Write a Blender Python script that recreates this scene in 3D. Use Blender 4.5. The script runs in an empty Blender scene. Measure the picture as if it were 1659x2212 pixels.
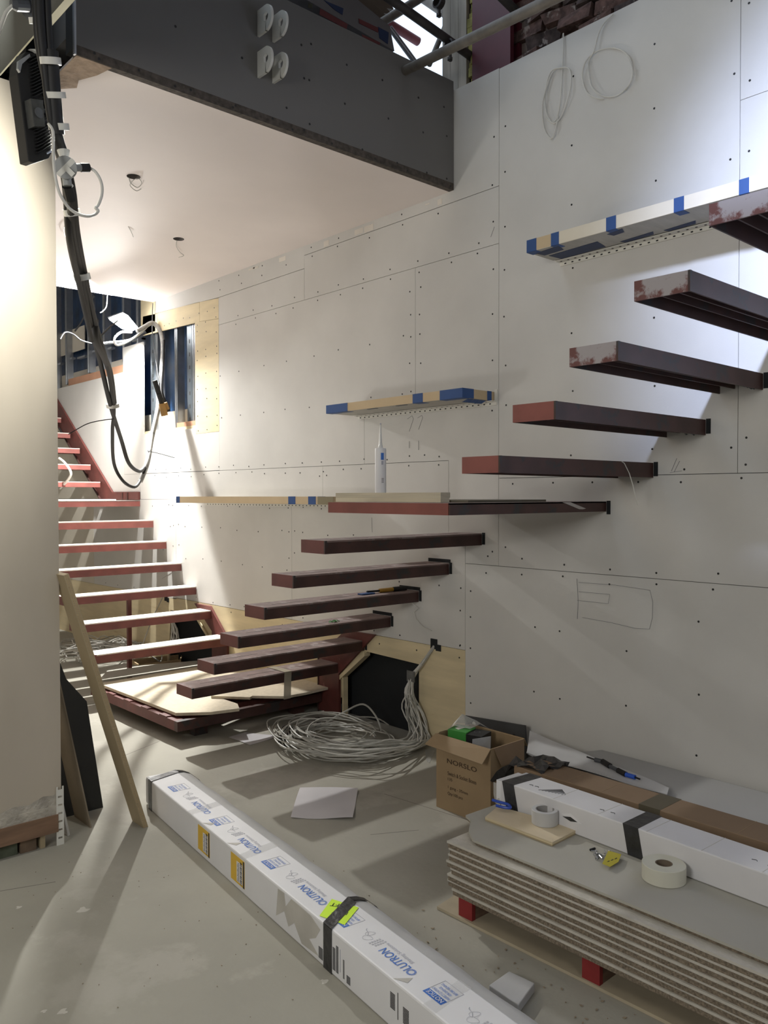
import bpy, bmesh, math, random
from mathutils import Vector, Matrix, Quaternion
random.seed(7)
S = bpy.context.scene
COL = S.collection
# ------------------------------------------------------------------ camera
FPX, CX, CY = 1788.32, 829.5, 1106.0
YAW, PITCH, ROLL = math.radians(47.7604), math.radians(-1.1719), math.radians(-0.0867)
EYE = Vector((0, 0, 1.486))
Fw = Vector((math.cos(YAW)*math.cos(PITCH), math.sin(YAW)*math.cos(PITCH), math.sin(PITCH)))
r0 = Fw.cross(Vector((0, 0, 1))).normalized(); u0 = r0.cross(Fw)
Rt = r0*math.cos(ROLL)+u0*math.sin(ROLL); Up = -r0*math.sin(ROLL)+u0*math.cos(ROLL)
cd = bpy.data.cameras.new('camera'); cam = bpy.data.objects.new('camera', cd); COL.objects.link(cam)
cd.sensor_fit = 'VERTICAL'; cd.sensor_height = 24.0; cd.lens = FPX*24.0/2212.0; cd.clip_start = 0.05
cam.matrix_world = Matrix(((Rt.x, Up.x, -Fw.x, 0), (Rt.y, Up.y, -Fw.y, 0), (Rt.z, Up.z, -Fw.z, EYE.z), (0, 0, 0, 1)))
S.camera = cam
def ray(px, py): return Fw+Rt*((px-CX)/FPX)-Up*((py-CY)/FPX)
def atx(px, py, x):
    d = ray(px, py); return EYE+d*(x/d.x)
def aty(px, py, y):
    d = ray(px, py); return EYE+d*(y/d.y)
def atz(px, py, z):
    d = ray(px, py); return EYE+d*((z-EYE.z)/d.z)
# ------------------------------------------------------------------ world, exposure, big lights
W = bpy.data.worlds.new('world'); S.world = W; W.use_nodes = True
bg = W.node_tree.nodes['Background']; bg.inputs[0].default_value = (0.72, 0.84, 1.0, 1); bg.inputs[1].default_value = 1.6
vs = S.view_settings; vs.view_transform = 'Standard'; vs.look = 'None'; vs.gamma = 1; vs.use_curve_mapping = False; vs.exposure = -0.15
def light(name, kind, loc, aim, energy, color, **kw):
    l = bpy.data.lights.new(name, kind); l.energy = energy; l.color = color
    for k, v in kw.items(): setattr(l, k, v)
    o = bpy.data.objects.new(name, l); COL.objects.link(o); o.location = loc
    o.rotation_euler = (Vector(aim)-Vector(loc)).to_track_quat('-Z', 'Y').to_euler(); return o
R = math.radians
LAMP = Vector((3.18, 6.86, 3.00))
# daylight from the upper storey window, falling across the void on the long wall
light('daylight', 'AREA', (-0.4, 0.2, 4.75), (3.5, 0.80, 2.5), 33, (0.60, 0.70, 1.0), shape='RECTANGLE', size=0.4, size_y=0.3, spread=R(34))
# skylight over the void and unseen lamps added for ambient fill
light('skylight', 'AREA', (2.3, 0.2, 6.2), (2.3, 0.4, 0), 12, (0.93, 0.95, 1.0), size=1.8)
light('ambient_fill', 'AREA', (-1.9, 0.9, 2.2), (3.4, 1.9, 1.6), 54, (1.0, 0.985, 0.94), size=1.0)
light('ambient_fill', 'AREA', (0.2, -1.9, 2.9), (2.8, 2.0, 0.9), 18, (1.0, 0.97, 0.94), size=0.8)
light('ambient_fill', 'AREA', (0.3, 5.6, 0.9), (1.9, 5.0, 3.2), 15, (1.0, 0.97, 0.95), size=0.5, spread=R(120))  # added behind the pier, aimed up to brighten the ceiling
# ------------------------------------------------------------------ materials
MT = {}
def mat(name, col, rough=0.75, var=0.12, scale=6.0, metal=0.0, bump=0.0, bscale=60.0, dust=None, dscale=4.0, dth=0.55, stretch=None, emit=None, alpha=None, trans=0.0):
    if name in MT: return MT[name]
    m = bpy.data.materials.new(name); m.use_nodes = True; nt = m.node_tree; N = nt.nodes; L = nt.links
    b = N['Principled BSDF']; b.inputs['Roughness'].default_value = rough; b.inputs['Metallic'].default_value = metal
    if trans: b.inputs['Transmission Weight'].default_value = trans
    tc = N.new('ShaderNodeTexCoord'); src = tc.outputs['Object']
    if stretch:
        mp = N.new('ShaderNodeMapping'); mp.inputs['Scale'].default_value = stretch; L.new(src, mp.inputs[0]); src = mp.outputs[0]
    n = N.new('ShaderNodeTexNoise'); n.inputs['Scale'].default_value = scale; n.inputs['Detail'].default_value = 6; L.new(src, n.inputs['Vector'])
    rp = N.new('ShaderNodeValToRGB'); c = col
    rp.color_ramp.elements[0].position = 0.3; rp.color_ramp.elements[1].position = 0.7
    rp.color_ramp.elements[0].color = tuple(max(0, v*(1-var)) for v in c)+(1,)
    rp.color_ramp.elements[1].color = tuple(min(1, v*(1+var)) for v in c)+(1,)
    L.new(n.outputs['Fac'], rp.inputs[0]); out = rp.outputs[0]
    if dust:
        n2 = N.new('ShaderNodeTexNoise'); n2.inputs['Scale'].default_value = dscale; n2.inputs['Detail'].default_value = 8; n2.inputs['Roughness'].default_value = 0.65
        L.new(src, n2.inputs['Vector'])
        r2 = N.new('ShaderNodeValToRGB'); r2.color_ramp.elements[0].position = dth; r2.color_ramp.elements[1].position = dth+0.06
        L.new(n2.outputs['Fac'], r2.inputs[0])
        mx = N.new('ShaderNodeMixRGB'); L.new(r2.outputs[0], mx.inputs[0]); L.new(out, mx.inputs[1]); mx.inputs[2].default_value = tuple(dust)+(1,); out = mx.outputs[0]
    L.new(out, b.inputs['Base Color'])
    if bump:
        n3 = N.new('ShaderNodeTexNoise'); n3.inputs['Scale'].default_value = bscale; n3.inputs['Detail'].default_value = 5; L.new(src, n3.inputs['Vector'])
        bp = N.new('ShaderNodeBump'); bp.inputs['Strength'].default_value = bump; bp.inputs['Distance'].default_value = 0.01
        L.new(n3.outputs['Fac'], bp.inputs['Height']); L.new(bp.outputs[0], b.inputs['Normal'])
    if emit:
        b.inputs['Emission Color'].default_value = tuple(emit[:3])+(1,); b.inputs['Emission Strength'].default_value = emit[3]
    if alpha is not None: b.inputs['Alpha'].default_value = alpha
    MT[name] = m; return m
GYP = mat('plasterboard_grey', (0.61, 0.60, 0.575), 0.85, 0.05, 2.5, bump=0.05, bscale=180)
GYPW = mat('plasterboard_ivory', (0.60, 0.56, 0.48), 0.85, 0.06, 2.5)
GYPD = mat('plasterboard_shade', (0.155, 0.150, 0.143), 0.85, 0.05, 2.0)  # grey board darkened, the bulkhead's unlit look is in the colour
SKIM = mat('skim_plaster_pink', (0.76, 0.695, 0.665), 0.7, 0.04, 1.5)
SKIMP = mat('skim_plaster_pier', (0.44, 0.39, 0.32), 0.75, 0.10, 3.0, stretch=(1, 1, 0.35))
PLY = mat('pale_plywood', (0.66, 0.56, 0.36), 0.7, 0.10, 3.0, stretch=(1, 1.0, 6), dust=(0.58, 0.46, 0.27), dscale=2.0, dth=0.62)
PLYC = mat('plywood_edge', (0.40, 0.30, 0.17), 0.8, 0.25, 30, stretch=(1, 1, 12))
PLYT = mat('plywood_tan', (0.38, 0.305, 0.19), 0.75, 0.12, 5, stretch=(1, 0.3, 0.3))
CONC = mat('concrete_floor', (0.35, 0.335, 0.285), 0.85, 0.10, 1.7, bump=0.15, bscale=40, dust=(0.40, 0.38, 0.33), dscale=1.3, dth=0.56)
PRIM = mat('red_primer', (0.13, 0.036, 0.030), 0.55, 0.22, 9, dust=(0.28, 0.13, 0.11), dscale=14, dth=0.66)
PRIMD = mat('shaded_primer', (0.060, 0.026, 0.022), 0.5, 0.3, 7, dust=(0.035, 0.030, 0.030), dscale=6, dth=0.55)  # same red primer with the shade of unlit faces in the colour
PRIMB = mat('lit_primer', (0.23, 0.070, 0.058), 0.6, 0.15, 9)  # same red primer, lightened as if lit
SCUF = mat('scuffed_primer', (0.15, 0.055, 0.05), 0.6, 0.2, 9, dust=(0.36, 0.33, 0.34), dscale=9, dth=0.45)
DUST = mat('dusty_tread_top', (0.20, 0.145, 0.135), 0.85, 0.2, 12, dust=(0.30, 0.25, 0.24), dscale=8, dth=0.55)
DUSTW = mat('lit_dusty_top', (0.60, 0.55, 0.50), 0.85, 0.08, 10)  # pale dust, whitened further by lamp light put into the colour
GALV = mat('galvanised_steel', (0.42, 0.44, 0.47), 0.38, 0.12, 14, metal=0.8)
TUBE = mat('scaffold_steel', (0.16, 0.145, 0.125), 0.6, 0.3, 12, metal=0.3, bump=0.2)
TUBED = mat('scaffold_dark', (0.055, 0.050, 0.048), 0.6, 0.3, 12, metal=0.2)
TUBER = mat('red_tube', (0.26, 0.06, 0.07), 0.6, 0.2, 12)
BLACK = mat('black_void', (0.012, 0.014, 0.016), 0.9, 0.1)
RUB = mat('black_rubber', (0.006, 0.006, 0.007), 0.6, 0.2)
RUBG = mat('grey_rubber', (0.06, 0.065, 0.075), 0.5, 0.2)
TAPEK = mat('black_tape', (0.028, 0.028, 0.030), 0.38, 0.3, 30, bump=0.4, bscale=30)
TAPEB = mat('blue_tape', (0.022, 0.075, 0.24), 0.6, 0.1)
MDF = mat('mdf_tan', (0.56, 0.44, 0.28), 0.75, 0.04, 8)
MDFW = mat('white_lining', (0.72, 0.66, 0.54), 0.75, 0.04, 6)
WRAPG = mat('grey_wrap', (0.42, 0.41, 0.37), 0.7, 0.10, 7, stretch=(1, 4, 1), bump=0.3, bscale=10)
WHT = mat('white_card', (0.74, 0.74, 0.76), 0.55, 0.03, 5, bump=0.05, bscale=8)
WHTD = mat('grey_soiled_card', (0.50, 0.48, 0.44), 0.7, 0.12, 7)
FOAM = mat('foam_wrap', (0.50, 0.50, 0.50), 0.5, 0.08, 6, bump=0.3, bscale=9)
PAPER = mat('paper', (0.60, 0.58, 0.60), 0.7, 0.05, 5, bump=0.5, bscale=4)
BLUEI = mat('blue_print', (0.05, 0.17, 0.56), 0.6, 0.03)
GREYI = mat('grey_print', (0.42, 0.43, 0.50), 0.6, 0.05)
BLKI = mat('black_print', (0.03, 0.03, 0.03), 0.6, 0.1)
YEL = mat('yellow_label', (0.72, 0.46, 0.05), 0.6, 0.08)
NEON = mat('neon_sticker', (0.62, 0.92, 0.02), 0.6, 0.03)
CARD = mat('brown_card', (0.31, 0.22, 0.125), 0.8, 0.06, 6)
CARDD = mat('dark_brown_card', (0.23, 0.155, 0.095), 0.8, 0.06, 6)
CARDI = mat('brown_ink', (0.06, 0.033, 0.018), 0.8, 0.1)
CHIPL = mat('board_face', (0.52, 0.49, 0.43), 0.85, 0.10, 20, bump=0.3, bscale=90)
CHIPB = mat('fibre_core', (0.20, 0.162, 0.118), 0.95, 0.40, 157, bump=0.8, bscale=83)
CHIPT = mat('board_top', (0.40, 0.385, 0.335), 0.85, 0.06, 3)
OSB = mat('chipboard_sheet', (0.60, 0.53, 0.41), 0.85, 0.08, 40)
REDW = mat('red_block', (0.24, 0.02, 0.02), 0.7, 0.15, 10)
CABW = mat('white_cable', (0.62, 0.61, 0.57), 0.5, 0.1)
CABG = mat('grey_cable', (0.40, 0.395, 0.36), 0.5, 0.15)
BLUS = mat('blue_sheet', (0.022, 0.055, 0.13), 0.4, 0.5, 5, bump=1.0, bscale=7)
COPP = mat('pink_brown_board', (0.50, 0.27, 0.17), 0.7, 0.08)
BRICK = mat('old_brick', (0.11, 0.065, 0.055), 0.95, 0.6, 22, bump=1.0, bscale=18, dust=(0.30, 0.25, 0.22), dscale=9, dth=0.55)
BRICK2 = mat('sooty_brick', (0.07, 0.05, 0.046), 0.95, 0.6, 22, bump=1.0, bscale=18, dust=(0.33, 0.29, 0.27), dscale=12, dth=0.6)
MORT = mat('mortar', (0.21, 0.17, 0.15), 0.95, 0.4, 14, bump=1.0, bscale=25)
COLR = mat('crimson_column', (0.10, 0.016, 0.026), 0.5, 0.15, 5)
WOODW = mat('weathered_wood', (0.42, 0.38, 0.32), 0.85, 0.25, 4, stretch=(5, 5, 0.5))
INSY = mat('yellow_insulation', (0.30, 0.27, 0.09), 0.95, 0.5, 14, bump=1.0, bscale=20)
LUG = mat('white_steel', (0.68, 0.67, 0.62), 0.5, 0.06)
SCREW = mat('screw_black', (0.012, 0.012, 0.012), 0.5, 0.1)
PENC = mat('pencil', (0.20, 0.20, 0.21), 0.8, 0.1)
TOOTH = mat('filler_patch', (0.70, 0.66, 0.60), 0.8, 0.05)
GLOW = mat('lamp_glass', (1, 1, 1), 0.4, 0, emit=(1, 1, 1, 30))
GREEN = mat('green_pack', (0.05, 0.28, 0.05), 0.5, 0.05)
POLY = mat('clear_film', (0.6, 0.6, 0.58), 0.25, 0.05, alpha=0.35)
CLRT = mat('clear_tape', (0.8, 0.8, 0.8), 0.12, 0.02, alpha=0.16)
BRTAN = mat('brown_grip', (0.30, 0.17, 0.05), 0.6, 0.2)
YELT = mat('yellow_tag', (0.42, 0.36, 0.03), 0.7, 0.1)
CREAM = mat('cream_roll', (0.62, 0.61, 0.52), 0.7, 0.04)
# ------------------------------------------------------------------ mesh builders
class MB:
    def __init__(s): s.v = []; s.f = []; s.m = []
    def add(s, v, f, mi=0):
        o = len(s.v); s.v += [Vector(p) for p in v]; s.f += [tuple(i+o for i in q) for q in f]; s.m += [mi]*len(f); return s
    def box(s, a, b, mi=0):
        x0, y0, z0 = [min(a[i], b[i]) for i in range(3)]; x1, y1, z1 = [max(a[i], b[i]) for i in range(3)]
        v = [(x0, y0, z0), (x1, y0, z0), (x1, y1, z0), (x0, y1, z0), (x0, y0, z1), (x1, y0, z1), (x1, y1, z1), (x0, y1, z1)]
        return s.add(v, [(0, 3, 2, 1), (4, 5, 6, 7), (0, 1, 5, 4), (1, 2, 6, 5), (2, 3, 7, 6), (3, 0, 4, 7)], mi)
    def prism(s, pts, d, mi=0):
        n = len(pts); pts = [Vector(p) for p in pts]; d = Vector(d)
        nrm = Vector((0, 0, 0))
        for i in range(n): nrm += pts[i].cross(pts[(i+1) % n])
        if nrm.dot(d) > 0: pts = pts[::-1]
        v = pts+[p+d for p in pts]
        return s.add(v, [tuple(range(n)), tuple(range(2*n-1, n-1, -1))]+[(i, i+n, (i+1) % n+n, (i+1) % n) for i in range(n)], mi)
    def tube(s, pts, r, n=8, mi=0, cap=True):
        pts = [Vector(p) for p in pts]; k = len(pts); v = []; f = []
        rr = r if isinstance(r, (list, tuple)) else [r]*k
        t = (pts[1]-pts[0]).normalized(); a = t.orthogonal().normalized()
        for i in range(k):
            tn = (pts[min(i+1, k-1)]-pts[max(i-1, 0)])
            tn = tn.normalized() if tn.length > 1e-9 else t
            a = t.rotation_difference(tn) @ a; t = tn; a = (a-t*a.dot(t)).normalized(); b = t.cross(a)
            for j in range(n):
                an = 2*math.pi*j/n; v.append(pts[i]+(a*math.cos(an)+b*math.sin(an))*rr[i])
        for i in range(k-1):
            for j in range(n):
                j2 = (j+1) % n; f.append((i*n+j, i*n+j2, (i+1)*n+j2, (i+1)*n+j))
        if cap: f += [tuple(range(n-1, -1, -1)), tuple((k-1)*n+j for j in range(n))]
        return s.add(v, f, mi)
    def lathe(s, c, prof, n=28, axis=(0, 0, 1), mi=0):
        c = Vector(c); ax = Vector(axis).normalized(); a = ax.orthogonal().normalized(); b = ax.cross(a); k = len(prof); v = []; f = []
        for r, z in prof:
            for j in range(n):
                an = 2*math.pi*j/n; v.append(c+ax*z+(a*math.cos(an)+b*math.sin(an))*max(r, 1e-4))
        for i in range(k-1):
            for j in range(n):
                j2 = (j+1) % n; f.append((i*n+j, i*n+j2, (i+1)*n+j2, (i+1)*n+j))
        return s.add(v, f, mi)
    def sheet(s, grid, th, mi=0):
        R_ = len(grid); C_ = len(grid[0]); v = [Vector(p) for row in grid for p in row]; off = Vector(th)
        v2 = [p+off for p in v]; n = len(v); f = []
        for i in range(R_-1):
            for j in range(C_-1):
                a, b, c, d = i*C_+j, i*C_+j+1, (i+1)*C_+j+1, (i+1)*C_+j
                f.append((a, b, c, d)); f.append((n+d, n+c, n+b, n+a))
        bd = [j for j in range(C_)]+[i*C_+C_-1 for i in range(1, R_)]+[(R_-1)*C_+j for j in range(C_-2, -1, -1)]+[i*C_ for i in range(R_-2, 0, -1)]
        for k in range(len(bd)):
            a, b = bd[k], bd[(k+1) % len(bd)]; f.append((b, a, n+a, n+b))
        return s.add(v+v2, f, mi)
    def build(s, name, mats, parent=None, bevel=0, smooth=False, label=None, local=False, kind=None):
        if not isinstance(mats, (list, tuple)): mats = [mats]
        off = Vector((0, 0, 0))
        if parent is not None and not local: off = worldloc(parent)
        me = bpy.data.meshes.new(name); me.from_pydata([v-off for v in s.v], [], s.f); me.update()
        for m in mats: me.materials.append(m)
        for p, mi in zip(me.polygons, s.m): p.material_index = mi
        bm = bmesh.new(); bm.from_mesh(me); bmesh.ops.recalc_face_normals(bm, faces=bm.faces); bm.to_mesh(me); bm.free()
        o = bpy.data.objects.new(name, me); COL.objects.link(o)
        if parent is not None: o.parent = parent
        if bevel:
            b = o.modifiers.new('bevel', 'BEVEL'); b.width = bevel; b.segments = 2; b.limit_method = 'ANGLE'
        if smooth:
            for p in me.polygons: p.use_smooth = True
            try:
                me.set_sharp_from_angle(angle=math.radians(40))
            except Exception: pass
        if label: o['label'] = label
        if kind: o['kind'] = kind
        return o
def worldloc(o):
    p = Vector(o.location)
    return p+worldloc(o.parent) if o.parent else p
def tag(o, label, cat, group=None, kind=None):
    o['label'] = label; o['category'] = cat
    if group: o['group'] = group
    if kind: o['kind'] = kind
    return o
def thing(name, loc, label, cat, group=None, rz=0.0):
    o = bpy.data.objects.new(name, None); COL.objects.link(o); o.location = loc; o.rotation_euler = (0, 0, rz); o.empty_display_size = 0.05
    return tag(o, label, cat, group)
def struct(o): o['kind'] = 'structure'; return o
def box(a, b, mi=0): return MB().box(a, b, mi)
def text_mesh(body, width, height=None, bold=0.0):
    c = bpy.data.curves.new('lettering', 'FONT'); c.body = body; c.extrude = 0.0; c.offset = bold; c.resolution_u = 3
    o = bpy.data.objects.new('tmp', c); COL.objects.link(o); dg = bpy.context.evaluated_depsgraph_get()
    me = bpy.data.meshes.new_from_object(o.evaluated_get(dg)); bpy.data.objects.remove(o); bpy.data.curves.remove(c)
    xs = [v.co.x for v in me.vertices]; ys = [v.co.y for v in me.vertices]
    sx = width/(max(xs)-min(xs)); sy = (height/(max(ys)-min(ys))) if height else sx
    for v in me.vertices: v.co = Vector(((v.co.x-min(xs))*sx, (v.co.y-min(ys))*sy, 0))
    return me
def lettering(body, origin, dx, dy, width, m, parent, height=None, bold=0.0, name='lettering'):
    """origin = lower left of the text, dx reading direction, dy up direction (in parent's local space)"""
    me = text_mesh(body, width, height, bold); dx = Vector(dx).normalized(); dy = Vector(dy).normalized(); n = dx.cross(dy)
    for v in me.vertices: v.co = Vector(origin)+dx*v.co.x+dy*v.co.y+n*0.0008
    me.materials.clear(); me.materials.append(m)
    o = bpy.data.objects.new(name, me); COL.objects.link(o); o.parent = parent; return o
# ================================================================== SETTING
floor = struct(box((-3.2, -2.6, -0.15), (3.75, 10.6, 0)).build('floor', CONC))
for a, b in (((830, 1715), (1012, 1772)), ((262, 1635), (345, 1601)), ((905, 1793), (800, 1803)), ((0, 1925), (120, 1905))):
    A = atz(*a, 0); B = atz(*b, 0); n = Vector((0, 0, 1)).cross((B-A).normalized())*0.0016
    MB().prism([A-n, B-n, B+n, A+n], (0, 0, 0.0004)).build('screed_joint', mat('joint_dark', (0.16, 0.15, 0.13), 0.9, 0.2), floor)
for (px, py, w_) in ((95, 2185, .012), (137, 2185, .02), (750, 2060, .02), (180, 1965, .03), (40, 1960, .015), (700, 2120, .018)):
    p = atz(px, py, 0); MB().prism([p+Vector((math.cos(a)*w_*(.6+.4*math.sin(a*3+px)), math.sin(a)*w_*.7, 0)) for a in [i*math.pi/5 for i in range(10)]], (0, 0, .0005)).build('plaster_splash', mat('splash', (0.52, 0.50, 0.45), 0.8, 0.1), floor)
# walls out of view that close the room
struct(box((-3.35, -2.6, 0), (-3.2, 10.6, 3.163)).build('wall_left', SKIMP))
struct(box((-3.2, -2.75, 0), (3.75, -2.6, 6.6)).build('wall_back', GYP))
struct(box((-3.2, 10.6, 0), (3.75, 10.75, 4.2)).build('wall_end', GYP))
# --- right wall: dark cavity board + panels
wr = struct(box((3.72, -2.6, 0), (3.80, 10.6, 3.80)).build('wall_right', BLACK))
def yz(pts, x0=3.5, th=0.0125): return MB().prism([(x0, y, z) for y, z in pts], (th, 0, 0))
def panel(pts, m=GYP, name='plasterboard_panel', x0=3.5, th=0.0125, g=0.0014):
    cy = sum(p[0] for p in pts)/len(pts); cz = sum(p[1] for p in pts)/len(pts)
    return yz(pts, x0, th).build(name, m, wr)
def rect(y0, y1, z0, z1): g = 0.0013; return [(y0+g, z0+g), (y1-g, z0+g), (y1-g, z1-g), (y0+g, z1-g)]
panel(rect(-2.6, -0.8, 0, 3.79)); panel(rect(-0.8, 1.606, 1.577, 3.155)); panel(rect(-0.8, 1.606, 3.155, 4.2)); panel(rect(1.606, 2.924, 1.577, 3.787))
panel(rect(-0.8, 2.924, 1.097, 1.577)); panel(rect(-0.8, 3.168, 0, 1.097))
g = 0.0013
panel([(2.924+g, 2.85-g), (2.924+g, 1.097+g), (3.168-g, 1.097+g), (3.168-g, 1.23), (3.298-g, 1.23), (3.298-g, 1.685+g), (4.042-g, 1.685+g), (4.042-g, 2.02), (3.572-g, 2.02), (3.572-g, 2.85-g)])
panel([(3.572+g, 2.85-g), (5.822-g, 2.85-g), (5.822-g, 1.685+g), (4.042+g, 1.685+g), (4.042+g, 2.02), (3.572+g, 2.02)])
panel(rect(3.298, 4.478, 1.45, 1.685)); panel(rect(4.478, 7.227, 1.45, 1.685))
panel([(3.168+g, 0.602), (3.43, 0.602), (3.43, 0.595), (4.841-g, 0.592), (4.841-g, 1.45-g), (3.298+g, 1.45-g), (3.298+g, 1.232), (3.168+g, 1.228)])
panel(rect(4.841, 6.55, 0.592, 1.45)); panel(rect(6.55, 8.283, 0.58, 1.45)); panel(rect(8.283, 10.6, 0.58, 1.45), GYPW)
panel(rect(2.924, 4.68, 2.85, 3.159)); panel(rect(4.68, 5.822, 2.85, 3.069)); panel([(2.924+g, 3.16+g), (4.68-g, 3.16+g), (4.68+g, 3.07+g), (5.822, 3.07+g), (6.9, 3.12), (6.9, 3.225), (3.27, 3.225), (3.27, 3.79), (2.924+g, 3.79)])
# plywood surround of the opening in the wall
for p in ([(5.822+g, 2.0), (6.2, 2.0), (6.2, 2.93), (5.822+g, 2.90)], [(5.822+g, 2.903), (6.12, 2.925), (6.12, 3.085), (5.822+g, 3.065)], [(6.123, 2.925), (7.15, 2.955), (7.15, 3.13), (6.9, 3.115), (6.123, 3.088)]):
    panel(p, PLY, 'plywood_panel')
panel(rect(6.905, 7.19, 2.96, 3.42), PLY, 'plywood_panel')
panel([(5.822, 1.688), (7.228, 1.688), (7.57, 1.688), (7.57, 2.90), (7.15, 2.90), (7.15, 2.05), (6.2, 2.05), (6.2, 1.998), (5.822, 1.998)])
panel([(7.23, 1.52), (7.80, 1.52), (9.3, 2.618), (9.3, 2.667), (7.573, 2.667), (7.573, 1.686), (7.23, 1.686)])
panel([(9.303, 1.452), (10.6, 1.452), (10.6, 2.667), (9.303, 2.667)], GYPW)
panel([(7.80, 1.452), (9.30, 1.452), (9.30, 2.36), (8.05, 1.452)], GYPW)
# plywood band low on the wall, around the two black openings
panel([(3.168, 0.0), (3.543, 0.0), (3.543, 0.465), (4.019, 0.475), (4.279, 0.27), (4.279, 0.13), (5.93, 0.13), (5.93, 0.27), (6.19, 0.475), (6.66, 0.475), (6.70, 0.0), (10.6, 0), (10.6, 0.578), (6.70, 0.58), (6.55, 0.59), (4.2, 0.59), (3.43, 0.593), (3.43, 0.60), (3.168, 0.60)], PLY, 'plywood_panel')
yz([(3.5, 0.0), (4.32, 0.0), (4.32, 0.5), (3.5, 0.5)], 3.60, 0.01).build('cavity_lining', BLACK, wr)
yz([(5.85, 0.0), (6.75, 0.0), (6.75, 0.5), (5.85, 0.5)], 3.60, 0.01).build('cavity_lining', BLACK, wr)
for a, b in (((4.30, 0.27), (4.03, 0.475)), ((5.91, 0.27), (6.18, 0.475))):
    d = Vector((0, b[0]-a[0], b[1]-a[1])); 
    MB().prism([(3.485, a[0], a[1]), (3.485, b[0], b[1]), (3.485, b[0], b[1]-0.03), (3.485, a[0], a[1]-0.03)], (0.05, 0, 0)).build('timber_lining', PLY, wr)
box((3.49, 4.25, 0.0), (3.53, 4.262, 0.27)).build('timber_lining', PLY, wr)
# small cut holes for sockets
for (y0, z0) in ((3.388, 0.575), (6.71, 0.548)):
    box((3.4975, y0, z0), (3.50, y0+0.055, z0+0.06)).build('socket_hole', BLACK, wr)
    box((3.4972, y0-0.03, z0-0.008), (3.4998, y0+0.012, z0+0.03)).build('socket_hole', BLACK, wr)
# inside of the openings: blue membrane, steel studs, boards
box((3.66, 5.9, 1.9), (3.67, 10.6, 4.3)).build('insulation_sheet', BLUS, wr)
box((3.60, 5.9, 1.95), (3.62, 7.9, 2.24)).build('backing_board', GYPW, wr)
box((3.60, 7.4, 2.55), (3.62, 10.4, 2.83)).build('backing_board', GYPW, wr)
box((3.515, 6.22, 2.04), (3.53, 6.55, 2.115)).build('copper_coloured_strip', COPP, wr)
box((3.515, 7.6, 2.655), (3.53, 8.95, 2.745)).build('copper_coloured_strip', COPP, wr)
box((3.5135, 6.19, 2.02), (3.60, 7.16, 2.075)).build('sill', PLY, wr)
def stud(y, z0, z1, x=3.53, w=0.05, m=GALV):
    s = MB().box((x, y, z0), (x+0.0015, y+w, z1)); s.box((x, y, z0), (x+0.07, y+0.0015, z1)); s.box((x, y+w-0.0015, z0), (x+0.07, y+w, z1)); s.box((x-0.004, y+w*0.42, z0), (x, y+w*0.58, z1))
    return s.build('metal_stud', m, wr)
for y, z0, z1 in ((6.25, 2.06, 3.1), (6.56, 2.06, 3.1), (6.92, 2.06, 3.1), (7.3, 2.9, 4.2), (7.6, 2.78, 4.2), (8.05, 2.74, 4.2), (8.43, 2.76, 4.2), (9.02, 2.70, 4.2), (9.35, 2.68, 4.2)):
    stud(y, z0, z1)
for y in (6.30, 6.97): # grey web of the two boxed studs
    box((3.528, y, 2.06), (3.5295, y+0.085, 2.95)).build('stud_web', mat('stud_grey', (0.10, 0.12, 0.14), 0.4, 0.1, 8, metal=0.4), wr)
    for k in range(7): box((3.5265, y+0.035, 2.12+k*0.11), (3.528, y+0.05, 2.15+k*0.11)).build('printed_mark', BLKI, wr)
for k in range(8): box((3.56, 7.3+k*0.33, 2.95+0.02*(k % 2)), (3.60, 7.5+k*0.33, 2.97+0.02*(k % 2))).build('stud_brace', GALV, wr)
for y in (7.9, 8.25, 8.62): MB().lathe((3.595, y, 2.71), [(0.0, 0), (0.03, 0), (0.03, 0.006), (0.0, 0.006)], 12, (-1, 0, 0)).build('fixing_disc', GALV, wr)
box((3.59, 8.7, 3.05), (3.60, 9.6, 3.3)).build('backing_board', GYPW, wr)
# screws, joined: hundreds of 5 mm heads
sc = MB()
def dot(y, z, x=3.4995, r=0.0052):
    sc.lathe((x, y, z), [(0.0, 0.0006), (r, 0.0006), (r, -0.0004)], 8, (-1, 0, 0))
R2 = random.Random(3)
def row(y0, y1, z, st):
    y = y0
    while y < y1: dot(y+R2.uniform(-.03, .03), z+R2.uniform(-.012, .012)); y += st
def colm(y, z0, z1, st):
    z = z0
    while z < z1: dot(y+R2.uniform(-.008, .008), z+R2.uniform(-.03, .03)); z += st
for y in (2.88, 2.965): colm(y, 1.2, 3.7, 0.25)
for z in (1.06, 1.135): row(0.4, 3.1, z, 0.26)
for z in (1.545, 1.61): row(0.4, 2.85, z, 0.24)
for y in (3.13, 3.205): colm(y, 0.15 if y < 3.16 else 0.65, 1.1, 0.16)
for y, z0, z1 in ((2.45, 1.7, 3.6), (2.0, 1.7, 3.7), (1.64, 1.7, 3.7), (1.57, 1.7, 3.7), (1.2, 1.7, 3.7), (2.68, .15, 1.0), (2.52, .15, 1.0), (2.13, .15, 1.0), (1.78, .3, 1.0), (1.45, .3, 1.0), (3.5, 1.75, 1.95)): colm(y, z0, z1, 0.31)
for z in (2.82, 2.88): row(3.05, 5.8, z, 0.25)
for z in (1.655, 1.715): row(3.4, 7.1, z, 0.22)
for z in (3.13, 3.19): row(3.4, 5.8, z, 0.3)
for y in (3.53, 3.615): colm(y, 2.1, 2.8, 0.16)
row(3.7, 5.8, 2.45, .3); row(3.7, 5.8, 2.1, .3); row(3.3, 6.9, 1.22, .28); row(3.4, 6.5, .95, .3); row(3.3, 6.5, 1.40, .2); row(3.2, 6.6, .62, .25)
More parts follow.
